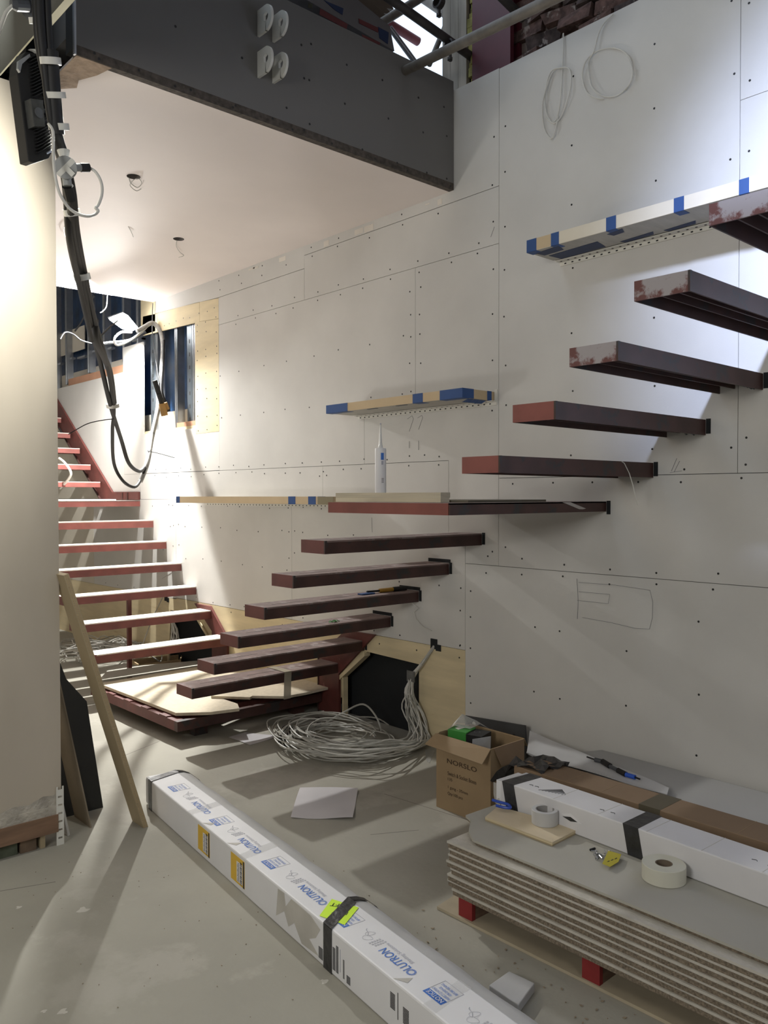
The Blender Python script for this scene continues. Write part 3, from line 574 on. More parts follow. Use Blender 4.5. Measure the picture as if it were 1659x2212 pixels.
for k in range(3): MB().prism([(3.30+0.05*k, 2.97, 1.998), (3.34+0.05*k, 2.965, 1.998), (3.345+0.05*k, 3.0, 1.985), (3.31+0.05*k, 3.02, 1.986)], (0, 0, -0.001)).build('loose_tape_flap', TAPEB, s2)
for y in (3.40, 3.65, 3.9): box((3.25, y, 1.997), (3.27, y+0.08, 1.999)).build('tape_patch', RUBG, s2)
MB().lathe((3.40, 3.20, 2.049), [(0, 0), (0.052, 0), (0.055, 0.006), (0.055, 0.018), (0.05, 0.02), (0.05, 0.012), (0, 0.012)], 28).build('tmp', BLACK)
dk = bpy.data.objects['tmp']; dk.name = 'round_lid'; tag(dk, 'dark round lid lying on top of the middle shelf', 'lid')
s3 = shelf(0.95, 2.532, 2.665, 2.72, 'long white lined shelf high at right, blue tape bands round it', [(2.475, 2.534), (2.345, 2.39), (2.04, 2.09), (1.72, 1.765), (1.45, 1.49)], face=MDFW)
for a, b in ((2.39, 2.475),): box((3.2412, a, 2.666), (3.2422, b, 2.722)).build('bare_front', MDF, s3)
for (a, b, c, d) in ((2.36, 2.5, 3.26, 3.33), (2.2, 2.48, 3.34, 3.44), (1.95, 2.12, 3.40, 3.44), (2.02, 2.10, 3.26, 3.31), (1.75, 1.9, 3.40, 3.44)):
    MB().prism([(c, a, 2.6635), (d, a+0.02, 2.6635), (d+.01, b, 2.6635), (c+0.02, b+.01, 2.6635)], (0, 0, -0.0012)).build('tape_patch', mat('navy_tape', (0.012, 0.03, 0.09), 0.6, 0.2), s3)
# ================================================================== CABLES
def smooth_path(pts, n=8):
    pts = [Vector(p) for p in pts]; out = []
    for i in range(len(pts)-1):
        p0 = pts[max(i-1, 0)]; p1 = pts[i]; p2 = pts[i+1]; p3 = pts[min(i+2, len(pts)-1)]
        for k in range(n):
            t = k/n; out.append(0.5*((2*p1)+(-p0+p2)*t+(2*p0-5*p1+4*p2-p3)*t*t+(-p0+3*p1-3*p2+p3)*t*t*t))
    out.append(pts[-1]); return out
def cpath(spec): return [aty(x, y, d) for x, y, d in spec]
hc = thing('hanging_cable_bundle', tuple(aty(90, 0, 2.6)), 'thick black cable bundle hanging from the top left down to a loop', 'cable')
A1 = [(84, -40, 2.60), (88, 60, 2.62), (98, 150, 2.64), (112, 260, 2.67), (133, 330, 2.72), (150, 420, 2.85), (158, 500, 3.1), (178, 600, 3.6), (196, 700, 4.1), (216, 780, 4.6), (240, 880, 5.1), (262, 950, 5.6), (278, 1000, 5.8), (300, 1018, 6.0), (312, 1010, 6.1)]
MB().tube(smooth_path(cpath(A1), 6), 0.014, 10).build('cable', RUB, hc, smooth=True)
A2 = [(100, -40, 2.60), (104, 60, 2.62), (110, 150, 2.64), (120, 260, 2.67), (141, 340, 2.72), (158, 420, 2.85), (166, 500, 3.1), (185, 600, 3.6), (207, 700, 4.1), (232, 790, 4.6), (246, 880, 5.1), (243, 930, 5.4), (246, 1000, 5.8), (265, 1038, 5.9), (290, 1052, 6.0), (304, 1036, 6.1), (314, 1010, 6.1)]
MB().tube(smooth_path(cpath(A2), 6), 0.012, 10).build('cable', RUB, hc, smooth=True)
A3 = [(76, -20, 2.62), (80, 60, 2.64), (86, 110, 2.66), (104, 200, 2.70), (120, 300, 2.74), (141, 400, 2.9), (150, 520, 3.1), (172, 620, 3.6), (198, 735, 4.1)]
MB().tube(smooth_path(cpath(A3), 6), 0.012, 10).build('cable', RUB, hc, smooth=True)
A4 = [(110, 110, 2.63), (116, 200, 2.65), (124, 290, 2.68)]
MB().tube(smooth_path(cpath(A4), 6), 0.022, 12).build('cable_sleeve', RUB, hc, smooth=True)
A5 = [(205, 690, 4.1), (208, 735, 4.2), (236, 800, 4.7), (246, 870, 5.1)]
MB().tube(smooth_path(cpath(A5), 6), 0.018, 10).build('cable', RUB, hc, smooth=True)
for (x, y, d, rr, x2, y2) in ((108, 124, 2.64, .024, 110, 140), (118, 198, 2.66, .024, 120, 212), (126, 266, 2.69, .024, 128, 281), (154, 452, 2.98, .022, 157, 466), (176, 592, 3.55, .026, 179, 604), (243, 872, 5.1, .030, 244, 880), (77, 38, 2.66, .016, 79, 52)):
    MB().tube([aty(x, y, d-.012), aty(x2, y2, d-.006)], rr*1.35, 14).build('white_tape_band', LUG, hc, smooth=True)
B1 = [(303, 1040, 6.1), (318, 1000, 6.15), (327, 950, 6.3), (338, 900, 6.4), (344, 860, 6.5), (349, 800, 6.6), (352, 750, 6.7), (346, 715, 6.8), (330, 698, 6.85), (312, 706, 6.85), (296, 716, 6.85)]
MB().tube(smooth_path(cpath(B1), 6), [0.020]*61, 10).build('taped_cable', mat('grey_taped', (0.30, 0.30, 0.29), 0.5, 0.4, 20, dust=(0.04, 0.04, 0.04), dscale=9, dth=.6), hc, smooth=True)
B2 = [(354, 735, 6.7), (352, 790, 6.6), (349, 840, 6.5), (357, 870, 6.45), (362, 890, 6.45)]
MB().tube(smooth_path(cpath(B2), 6), 0.012, 8).build('cable', RUB, hc, smooth=True)
for a, b in (((334, 822, 6.4), (343, 850, 6.4)), ((343, 850, 6.4), (352, 880, 6.42))): MB().tube([aty(*a), aty(*b)], 0.022, 8).build('cable_connector', RUB, hc)
MB().tube([aty(350, 872, 6.4), aty(356, 898, 6.4)], 0.028, 10).build('cable_plug', BRTAN, hc, smooth=True)
MB().tube([aty(356, 870, 6.4), aty(362, 885, 6.4)], 0.020, 10).build('cable_plug', BRTAN, hc, smooth=True)
MB().tube(smooth_path(cpath([(330, 655, 6.9), (329, 690, 6.88), (330, 730, 6.85), (340, 800, 6.6), (346, 850, 6.5)]), 6), 0.004, 6).build('thin_wire', RUBG, hc)
MB().tube(smooth_path(cpath([(246, 905, 5.2), (220, 908, 5.15), (190, 915, 5.1), (165, 928, 5.1), (148, 938, 5.1)]), 6), 0.0032, 6).build('thin_wire', RUB, hc)
MB().tube(smooth_path(cpath([(318, 974, 6.2), (345, 980, 6.2), (377, 989, 6.2)]), 4), 0.003, 6).build('thin_wire', RUB, hc)
MB().tube(cpath([(215, 728, 4.3), (240, 704, 4.5), (254, 693, 4.6)]), 0.005, 6).build('thin_wire', RUB, hc)
# white loop of lamp cable + round connector box with a taped cross
jb = thing('junction_box', tuple(aty(142, 362, 2.66)), 'round grey junction box with a taped cross and black gland', 'junction box')
jc = aty(142, 362, 2.64); vd = (EYE-jc).normalized()
MB().lathe(jc-vd*0.02, [(0, 0), (0.033, 0), (0.035, 0.004), (0.035, 0.030), (0.033, 0.034), (0, 0.034)], 28, vd).build('box_body', mat('pvc_grey', (0.33, 0.34, 0.34), 0.5, 0.05), jb, smooth=True)
rr_ = vd.cross(Vector((0, 0, 1))).normalized(); uu_ = rr_.cross(vd)*-1; rr_ = -rr_
for sgn in (1, -1):
    d1 = (Rt*0.72+Up*(-0.72)*sgn).normalized(); d2 = vd.cross(d1).normalized(); c = jc+vd*(0.0146+0.0004*sgn)
    MB().prism([c-d1*0.034-d2*0.008, c+d1*0.034-d2*0.008, c+d1*0.034+d2*0.008, c-d1*0.034+d2*0.008], vd*0.0006).build('tape_cross', LUG, jb)
MB().tube([aty(161, 362, 2.64), aty(174, 362, 2.64)], 0.012, 14).build('spigot', MT['pvc_grey'], jb)
MB().tube([aty(174, 362, 2.64), aty(192, 362, 2.64)], 0.014, 12).build('gland', RUB, jb)
MB().tube([aty(139, 340, 2.66), aty(137, 325, 2.66)], [0.014, 0.020], 14).build('spigot', LUG, jb)
MB().tube([aty(144, 384, 2.66), aty(146, 402, 2.66)], 0.014, 14).build('spigot', MT['pvc_grey'], jb)
MB().tube([aty(146, 402, 2.67), aty(153, 430, 2.70)], 0.018, 12).build('plug', RUB, jb)
wl = MB().tube(smooth_path(cpath([(192, 362, 2.64), (207, 372, 2.63), (219, 395, 2.62), (220, 420, 2.62), (212, 443, 2.62), (206, 449, 2.62), (212, 455, 2.62), (205, 463, 2.62), (190, 467, 2.61), (168, 462, 2.61), (148, 448, 2.61), (130, 420, 2.60), (121, 390, 2.60), (116, 350, 2.60), (115, 300, 2.60), (113, 280, 2.60), (105, 268, 2.62)]), 6), 0.0048, 8)
tag(wl.build('white_flex', CABW, smooth=True), 'white flex looping from the junction box to the black floodlight', 'cable')
wl = MB().tube(smooth_path(cpath([(28, 12, 2.7), (14, 26, 2.7), (4, 50, 2.7), (-6, 80, 2.7)]), 6), 0.006, 8)
tag(wl.build('white_flex', CABW, smooth=True), 'short white flex curving out of the top left corner', 'cable')
cn = thing('cable_connector_block', tuple(aty(60, 12, 2.7)), 'dark round connector block at the very top left corner', 'connector')
MB().tube([aty(24, 8, 2.7), aty(34, 10, 2.7), aty(60, 12, 2.7)], [0.014, 0.019, 0.019], 12).build('plug', RUBG, cn)
c = aty(74, 14, 2.72); MB().lathe(c, [(0, 0), (0.042, 0), (0.044, 0.02), (0.03, 0.03), (0, 0.03)], 20, (EYE-c).normalized()).build('disc', RUBG, cn)
# floodlight seen from the back
fl_ = thing('floodlight', tuple(aty(78, 230, 2.78)), 'black finned floodlight hanging by the pier, seen from behind', 'floodlight')
def fp(x, y, d=2.78): return aty(x, y, d)
body = [fp(38, 160), fp(44, 130), fp(55, 112), (fp(102, 118)), fp(112, 330), fp(106, 342), fp(75, 352), fp(62, 348)]
nb = Vector((-0.25, 0.97, 0)).normalized()
MB().prism(body, nb*0.05).build('housing', RUB, fl_, bevel=0.003)
for k in range(30):
    f = k/30; a = fp(60+f*16, 128+f*212, 2.78); b = fp(101+f*11, 120+f*212-12, 2.78)
    if 0.40 < f < 0.64: a = a+(b-a)*0.62
    MB().prism([a, b, b+Vector((0, 0, .0028)), a+Vector((0, 0, .0028))], -nb*0.02).build('cooling_fin', RUB, fl_)
MB().prism([fp(52, 218), fp(79, 222), fp(84, 279), fp(60, 279)], -nb*0.035).build('driver_box', mat('driver_grey', (0.045, 0.047, 0.046), 0.6, 0.3, 30), fl_, bevel=0.002)
c = fp(70, 250)-nb*0.036; MB().lathe(c, [(0, 0), (0.0165, 0), (0.0165, 0.002), (0, 0.002)], 20, -nb).build('round_label', RUBG, fl_)
for x, y in ((95, 240), (97, 264)): MB().tube([fp(x-9, y), fp(x+6, y)], 0.010, 10).build('gland', RUBG, fl_)
MB().prism([fp(36, 134), fp(60, 118), fp(62, 124), fp(44, 140), fp(40, 158), fp(35, 150)], -nb*0.01).build('bracket', GALV, fl_)
MB().prism([fp(60, 108), fp(85, 108), fp(108, 101), (fp(104, 106)), fp(76, 116), fp(70, 112)], -nb*0.012).build('bracket', LUG, fl_)
MB().tube([fp(100, 332), fp(118, 322), fp(128, 318)], 0.004, 6).build('bracket', GALV, fl_)
o = light('floodlight_lamp', 'AREA', (1.12, 2.88, 2.82), (1.12-0.86, 2.88+0.30, 2.82-0.40), 56, (1.0, 0.99, 0.90), shape='RECTANGLE', size=0.12, size_y=0.26)
o.parent = fl_; o.matrix_parent_inverse = Matrix.Translation(-Vector(fl_.location))
# the bright hanging work lamp
wl = thing('work_lamp', tuple(LAMP), 'bright white work lamp hanging near the far end of the wall', 'lamp')
pc = [aty(x, y, 6.9) for x, y in ((237, 691), (268, 679), (279, 685), (299, 709), (283, 716), (262, 709))]
MB().prism(pc, Vector((0.02, 0.07, 0.03))).build('lamp_glass', GLOW, wl)
MB().prism([p+Vector((0.02, 0.075, 0.031)) for p in pc], Vector((0.01, 0.04, 0.015))).build('housing', RUBG, wl)
LC = Vector(aty(268, 695, 6.86))+Vector((-0.01, -0.03, -0.02))
for nm, aim, en, ang in (('work_lamp_beam', (-0.58, -0.34, -0.74), 430, 140), ('work_lamp_beam', (-0.66, 0.61, -0.45), 640, 176)):
    o = light(nm, 'SPOT', LC, LC+Vector(aim), en, (1.0, 0.99, 0.95), spot_size=R(ang), spot_blend=(0.5 if ang < 170 else 0.05), shadow_soft_size=0.035)
    o.parent = wl; o.matrix_parent_inverse = Matrix.Translation(-LAMP)
lc = MB().tube(smooth_path(cpath([(285, 718, 6.85), (262, 718, 6.85), (247, 732, 6.85), (252, 745, 6.85), (272, 740, 6.85), (300, 722, 6.87), (318, 705, 6.87)]), 6), 0.010, 8)
tag(lc.build('lamp_flex', CABW, smooth=True), 'white flex coiled below the bright work lamp', 'cable')
lc = MB().tube(smooth_path(cpath([(200, 735, 6.9), (215, 742, 6.9), (240, 740, 6.9), (280, 735, 6.9), (315, 718, 6.88)]), 6), 0.012, 8)
tag(lc.build('grey_flex', RUBG, smooth=True), 'grey flex running left from the work lamp past the studs', 'cable')
s = MB().tube(smooth_path([aty(x, y, 6.9) for x, y in ((130, 732), (140, 718), (158, 722), (175, 735), (198, 742))], 6), 0.006, 8)
tag(s.build('grey_flex', RUBG, smooth=True), 'tangled grey flex beside the pier in front of the studs', 'cable')
s = MB().tube(smooth_path([aty(x, y, 7.0) for x, y in ((232, 628), (230, 660), (222, 672), (216, 675))], 6), 0.004, 8)
tag(s.build('white_flex', CABW, smooth=True), 'short white flex hanging above the work lamp', 'cable')
s = MB().tube(smooth_path([atx(x, y, 3.518) for x, y in ((204, 637), (190, 665), (176, 695), (162, 715))], 6), 0.009, 8)
tag(s.build('conduit', RUBG, smooth=True), 'sloping grey conduit between the studs', 'conduit')
s = MB().tube(smooth_path([atx(x, y, 3.1) for x, y in ((128, 990), (140, 1000), (153, 1020), (148, 1035), (130, 1055))], 6), 0.012, 8)
tag(s.build('white_flex', CABW, smooth=True), 'white flex bulging out beside the pier over the far treads', 'cable')
# wires out of the ceiling holes
s = MB().tube(smooth_path([atz(x, y, z) for x, y, z in ((278, 383, 3.225), (283, 396, 3.218), (297, 405, 3.214), (306, 396, 3.214), (300, 386, 3.218), (290, 388, 3.218), (281, 400, 3.214), (294, 412, 3.210), (305, 408, 3.210))], 6), 0.0022, 5)
tag(s.build('ceiling_wire', CABG), 'thin wire curled out of the nearer ceiling hole', 'wire')
s = MB().tube(smooth_path([atz(x, y, z) for x, y, z in ((382, 519, 3.225), (381, 532, 3.218), (389, 545, 3.210), (397, 552, 3.207), (386, 556, 3.207))], 6), 0.0022, 5)
tag(s.build('ceiling_wire', CABG), 'thin wire hanging from the farther ceiling hole', 'wire')
s = MB().tube(smooth_path([atz(x, y, z) for x, y, z in ((277, 489, 3.225), (283, 500, 3.218), (288, 512, 3.210))], 6), 0.0018, 5)
tag(s.build('ceiling_wire', CABG), 'short wire stub between the two ceiling holes', 'wire')
s = MB().tube(smooth_path([atz(x, y, z) for x, y, z in ((147, 468, 3.225), (138, 495, 3.214), (142, 512, 3.210), (152, 518, 3.210))], 6), 0.0022, 5)
tag(s.build('ceiling_wire', CABG), 'thin wire hanging from the ceiling close to the pier', 'wire')
# two coils of white cable on the long wall
X = 3.492
def wcoil(pts, label, x=X):
    s = MB()
    for pp in pts: s.tube(smooth_path([atx(a, b, x-0.006*k) for k, (a, b) in enumerate(pp[:1])]+[atx(a, b, x-0.010*(0.3+0.5*((i*7) % 3))) for i, (a, b) in enumerate(pp[1:])], 6), 0.0036, 6)
    tag(s.build('cable_coil', CABW, smooth=True), label, 'cable coil', 'coils of white cable high on the wall')
wcoil([[(1217, 72), (1216, 110), (1214, 160), (1210, 215), (1203, 255), (1190, 262), (1178, 235), (1178, 195), (1190, 155), (1212, 146), (1230, 150), (1233, 180), (1226, 215), (1213, 250), (1197, 266), (1180, 255)], [(1214, 148), (1200, 150), (1185, 175), (1172, 225), (1175, 275), (1188, 298), (1197, 290), (1206, 250)]], 'narrow oval coil of white cable on the wall, left one')
wcoil([[(1325, 30), (1305, 50), (1292, 75), (1283, 110), (1272, 132), (1272, 160), (1280, 190), (1305, 208), (1335, 205), (1360, 180), (1367, 150), (1358, 122), (1335, 105), (1305, 105), (1278, 118), (1262, 140), (1258, 170), (1268, 200), (1290, 212), (1304, 214)], [(1320, 104), (1345, 110), (1362, 135), (1366, 165), (1352, 195)]], 'round coil of white cable on the wall, right one')
# big white cable bundle at the lower hatch
cbn = thing('cable_heap', (3.1, 3.8, 0.0), 'heap of grey white data cables coiled on the floor by the right hatch', 'cable heap')
rc = random.Random(11)
H0 = Vector((3.505, 3.41, 0.60)); Bk = Vector((3.455, 3.55, 0.40)); C0 = Vector((3.10, 3.80, 0.0))
for k in range(34):
    j = lambda s: rc.uniform(-s, s)
    pts = [H0+Vector((0, j(.006), j(.006))), H0.lerp(Bk, .5)+Vector((j(.006)-.01, j(.006), j(.006)-.01)), Bk+Vector((j(.012), j(.012), 0)), Bk+Vector((-.03+j(.02), .0+j(.03), -.10))]
    a0 = -0.55+j(.25); rad = 0.36+j(.09); h = 0.012+rc.random()*0.10
    pts.append(C0+Vector((0.36+j(.03), -0.26+j(.08), 0.17+j(.04))))
    pts.append(C0+Vector((0.30+j(.05), -0.36+j(.06), 0.03+rc.random()*0.03)))
    turns = rc.uniform(2.6, 7.5); n = int(turns/0.45); ex = 1.0+j(.10); ey = 0.95+j(.15); cxo = C0+Vector((j(.07), j(.09), 0))
    for i in range(1, n):
        a = a0-0.7-i*0.45; pts.append(cxo+Vector((math.cos(a)*rad*ex*0.85, math.sin(a)*rad*ey*1.1, h+0.010*math.sin(i*1.7+k)))) 
        rad *= (1-rc.random()*0.06) if rad > .16 else 1.3
    MB().tube(smooth_path(pts, 4), 0.0042, 5, cap=False).build('cable', CABW if rc.random() < .45 else CABG, cbn)
for k in range(4):
    a = 2.4+k*0.12; c = C0+Vector((math.cos(a)*.36, math.sin(a)*.40, .03)); e = atz(582+k*14, 1570+k*6, 0.06+0.02*(k % 2)); e2 = atz(600+k*12, 1605+k*6, 0.02)
    MB().tube(smooth_path([c, e2, e], 5), 0.005, 6).build('cable', CABG, cbn)
MB().tube(smooth_path([C0+Vector((.0, .25, .04)), C0+Vector((.18, .20, .12)), C0+Vector((.26, .10, .18)), C0+Vector((.28, 0, .12)), C0+Vector((.28, -.05, .04))], 6), 0.006, 6).build('cable', CABG, cbn)
s = MB()
bp_ = Bk+Vector((-.02, 0, 0)); d1 = Vector((0, 0.71, 0.71)); d2 = Vector((0, -0.71, 0.71)); s.prism([bp_+d1*.045, bp_+d2*.045, bp_-d1*.045, bp_-d2*.045], (0.006, 0, 0)); s.build('tie_plate', mat('dusty_plate', (0.12, 0.12, 0.115), 0.7, 0.2, 20), cbn)
for a in (1.2, 2.0, 2.6): 
    c = C0+Vector((math.cos(a)*.31, math.sin(a)*.40, .035)); tdir = Vector((-math.sin(a), math.cos(a), 0)); MB().tube([c-tdir*.014, c+tdir*.014], .035, 10).build('tape_band', RUB, cbn)
# second heap behind, far left
c2 = thing('cable_heap', (3.1, 6.9, 0.0), 'tangled heap of white cables on the floor behind the left treads', 'cable heap')
for k in range(30):
    pts = []; a = rc.uniform(0, 6.28); cc = atz(rc.uniform(150, 330), rc.uniform(1398, 1425), 0.03)
    if k < 10: pts = [atx(384+rc.uniform(-3, 5), 1338, 3.52), atx(378+rc.uniform(-8, 8), 1365, 3.46), atx(362+rc.uniform(-8, 8), 1400, 3.40)]
    for i in range(9):
        a += rc.uniform(.5, 1.0); pts.append(cc+Vector((math.cos(a)*rc.uniform(.12, .34), math.sin(a)*rc.uniform(.12, .34), rc.uniform(0.0, .10))))
    for p in pts: p.x = min(p.x, 3.46); p.z = max(p.z, .01)
    MB().tube(smooth_path(pts, 4), 0.0055, 5, cap=False).build('cable', CABW if k % 3 else CABG, c2)
MB().tube(smooth_path([atx(352, 1290, 3.49), atx(330, 1335, 3.44), atx(305, 1400, 3.40)], 5), 0.004, 5).build('cable', CABG, c2)
# ================================================================== LONG CARTON
ang = math.radians(-97.19)
lcn = thing('long_carton', (1.795, 3.655, 0), 'very long white printed carton strapped with black tape on the floor', 'carton', rz=ang)
LEN = 3.0; WD = 0.152; HT = 0.14
c = MB().box((0.0, 0, 0), (LEN, WD, HT)); c.build('box_body', WHT, lcn, bevel=0.006, local=True)
MB().box((-0.055, 0.008, 0.004), (0.0, WD-0.006, HT-0.006)).build('end_wrap', FOAM, lcn, bevel=0.012, local=True)
fw = thing('foam_wrapped_bar', (1.795, 3.655, 0), 'long grey foam wrapped bar lying along the right of the printed carton', 'wrapped bar', rz=ang)
gr = []
for i in range(31):
    x = -0.03+i*0.101; w = lambda a: a*math.sin(i*1.9+a*40)*0.08
    gr.append([Vector((x, WD+0.001, 0.0)), Vector((x, WD+0.001, HT-0.006)), Vector((x, WD+0.035, 0.128+w(.03))), Vector((x, WD+0.075, 0.105+w(.05))), Vector((x, WD+0.125, 0.06+w(.05))), Vector((x, WD+0.155, 0.02)), Vector((x, WD+0.158, 0.0))])
s = MB(); n = 7
vv = [p for row_ in gr for p in row_]; ff = []
for i in range(30):
    for j in range(n): j2 = (j+1) % n; ff.append((i*n+j, i*n+j2, (i+1)*n+j2, (i+1)*n+j))
ff += [tuple(range(n)), tuple(30*n+j for j in range(n-1, -1, -1))]
s.add(vv, ff).build('foam_sleeve', FOAM, fw, local=True, smooth=True)
def band(x, w, m=TAPEK, skew=0.05):
    e = 0.0015; s = MB()
    s.prism([(x, -e, 0.0), (x+w, -e, 0.0), (x+w, -e, HT), (x, -e, HT)], (0, e, 0))
    s.prism([(x, -e, HT+.0014), (x+w, -e, HT+.0014), (x+w-skew, WD, HT+.0014), (x-skew, WD, HT+.0014)], (0, 0, e*1.4))
    s.build('black_tape_strap', m, lcn, local=True)
    s = MB(); x2 = x-skew; s.sheet([[(x2, WD, HT+.001), (x2+w*.5, WD, HT+.001)], [(x2-.005, WD+.036, .131), (x2+w*.5, WD+.036, .131)], [(x2-.02, WD+.077, .108), (x2+w*.5-.02, WD+.077, .108)], [(x2-.04, WD+.130, .062), (x2+w*.4-.04, WD+.130, .062)], [(x2-.05, WD+.162, .02), (x2+w*.4-.05, WD+.162, .02)]], (0, 0, .0015)); s.build('black_tape_strap', m, lcn, local=True)
band(0.015, 0.045); band(1.630, 0.050, skew=0.095)
def L2(px, py, z=HT):
    p = atz(px, py, z)-Vector((1.795, 3.655, 0)); ca, sa = math.cos(-ang), math.sin(-ang); return Vector((p.x*ca-p.y*sa, p.x*sa+p.y*ca, p.z))
blue = (-1, 0, 0); dn = (0, -1, 0)
zt_ = HT+0.0006
def lutron(xc):
    lettering('LUTRON', (xc-0.017, 0.078, zt_), blue, dn, 0.127, BLUEI, lcn, height=0.030, bold=0.004)
    lettering('Shading Solutions', (xc-0.032, 0.103, zt_), blue, dn, 0.129, GREYI, lcn, height=0.017)
    s = MB(); cc = Vector((xc, 0.063, zt_+.0006))
    for k in range(20):
        a = 2*math.pi*k/20; d = Vector((math.cos(a), math.sin(a), 0)); q = Vector((-d.y, d.x, 0)); s.add([cc+d*.0085-q*.0008, cc+d*.0150-q*.0015, cc+d*.0150+q*.0015, cc+d*.0085+q*.0008], [(0, 1, 2, 3)])
    s.build('round_logo', BLUEI, lcn, local=True)
def leaf(xc):
    s = MB(); z = zt_+.0006
    for cx_, cy_, rx, ry, an in ((xc+.012, .064, .017, .012, .5), (xc-.004, .084, .016, .010, 1.2)):
        pts = []
        for i in range(17):
            t = 2*math.pi*i/16; u = rx*math.cos(t); v = ry*math.sin(t)*(1-.35*math.cos(t)); pts.append(Vector((cx_+u*math.cos(an)-v*math.sin(an), cy_+u*math.sin(an)+v*math.cos(an), z)))
        s.tube(pts, .0005, 4)
    s.tube([(xc, .072, z), (xc-.012, .082, z), (xc-.030, .086, z), (xc-.034, .092, z)], .0008, 4)
    for k in range(3):
        for q in range(5): s.box((xc+.036+.011*k, .050+.009*q+.003*k, z-.0004), (xc+.042+.011*k, .056+.009*q+.003*k, z))
    s.build('leaf_emblem', mat('faint_print', (0.50, 0.50, 0.55), 0.6, 0.05), lcn, local=True)
def notice(xc):
    s = MB().box((xc-.078, .036, zt_-.0003), (xc, .058, zt_+.0004)); nb_ = s.build('notice_bar', BLUEI, lcn, local=True)
    lettering('NOTICE', (xc-.006, .054, zt_+.0006), blue, dn, .064, WHT, nb_, height=.014, bold=.004)
    for k, tx_ in enumerate(('INSPECT CONTENT', 'FOR DAMAGE', 'BEFORE SIGNING')):
        w_ = (.070, .048, .064)[k]; lettering(tx_, (xc-.039+w_/2, .073+.015*k, zt_), blue, dn, w_, BLUEI, lcn, height=.009)
    s = MB()
    for a, b in (((xc, .058), (xc, .116)), ((xc-.078, .058), (xc-.078, .116)), ((xc, .116), (xc-.078, .116))): s.tube([(a[0], a[1], zt_), (b[0], b[1], zt_)], .0005, 4)
    s.build('notice_frame', GREYI, lcn, local=True)
for xx in (0.565, 1.038, 1.518, 2.005): lutron(xx)
for xx in (0.32, 0.795, 1.285, 1.772, 2.255): leaf(xx)
for xx in (0.247, 0.722, 1.200, 1.692, 2.170): notice(xx)
# stickers
s = MB().prism([(1.586, .011, zt_+.0012), (1.516, .10, zt_+.0012), (1.615, .142, zt_+.0012), (1.681, .046, zt_+.0012)], (0, 0, .0005)); ns = s.build('neon_sticker', NEON, lcn, local=True)
sdx, sdy = Vector((-.787, -.62, 0)), Vector((.62, -.787, 0))
lettering('LIFT', (1.577, .116, zt_+.0018), sdx, sdy, .048, BLKI, ns, height=.021, bold=.004)
lettering('NOT', (1.622, .098, zt_+.0018), sdx, sdy, .050, BLKI, ns, height=.021, bold=.004)
e = -0.0008
def side(x0, x1, z0, z1, m, nm='label', pr=0.0006): return MB().box((x0, -pr, z0), (x1, 0, z1)).build(nm, m, lcn, local=True)
for xc in (0.678, 1.0):
    yl = side(xc-.060, xc+.060, .022, .124, YEL, 'yellow_label')
    side(xc+.047, xc+.058, .022, .122, BLKI, 'printed_strip', .0012).parent = yl
    s = MB()
    for k in range(16): s.box((xc+.022, -.0013, .028+k*.0054), (xc+.038, 0, .030+k*.0054+(k % 3)*.0008))
    for k in range(12): s.box((xc-.002+(k % 3)*.002, -.0013, .034+k*.006), (xc+.014, 0, .036+k*.006))
    s.build('barcode', BLKI, yl, local=True)
    side(xc-.008, xc+.042, .030, .106, WHT, 'label_window', .0009).parent = yl
for x0, z0, x1, z1 in ((1.685, .02, 1.70, .09), (1.705, .02, 1.718, .10), (1.60, .018, 1.625, .055), (1.745, .02, 1.752, .075), (1.765, .016, 1.785, .04), (1.992, .058, 2.014, .100), (2.052, .045, 2.078, .088)):
    s = MB(); z_ = z0
    while z_ < z1: s.box((x0, -.001, z_), (x1, 0, z_+.0022)); z_ += .0042
    s.build('barcode', BLKI, lcn, local=True)
side(2.026, 2.029, .04, .115, BLKI, 'printed_line'); side(1.727, 1.730, .03, .10, GREYI, 'printed_line')
for pts in ([(1.20, .03), (1.215, .13), (1.26, .132), (1.27, .09), (1.31, .132), (1.44, .13), (1.50, .11), (1.47, .07), (1.43, .05), (1.49, .02), (1.38, .012), (1.33, .06), (1.29, .03), (1.26, .07)],):
    MB().prism([(x+.11, -.0008, z) for x, z in pts], (0, .0007, 0)).build('torn_label_patch', WHTD, lcn, local=True)
for (x, y) in ((2.0, .004), (0.66, .002), (0.9, .003)): MB().prism([(x, y, zt_), (x+.04, y+.02, zt_), (x+.03, y+.045, zt_)], (0, 0, .0006)).build('scuff_mark', WHTD, lcn, local=True)
for x in (0.50, 1.02, 2.14): MB().prism([(x, 0, zt_), (x+.05, 0, zt_), (x+.02, WD, zt_), (x-.03, WD, zt_)], (0, 0, .0004)).build('clear_tape', CLRT, lcn, local=True)
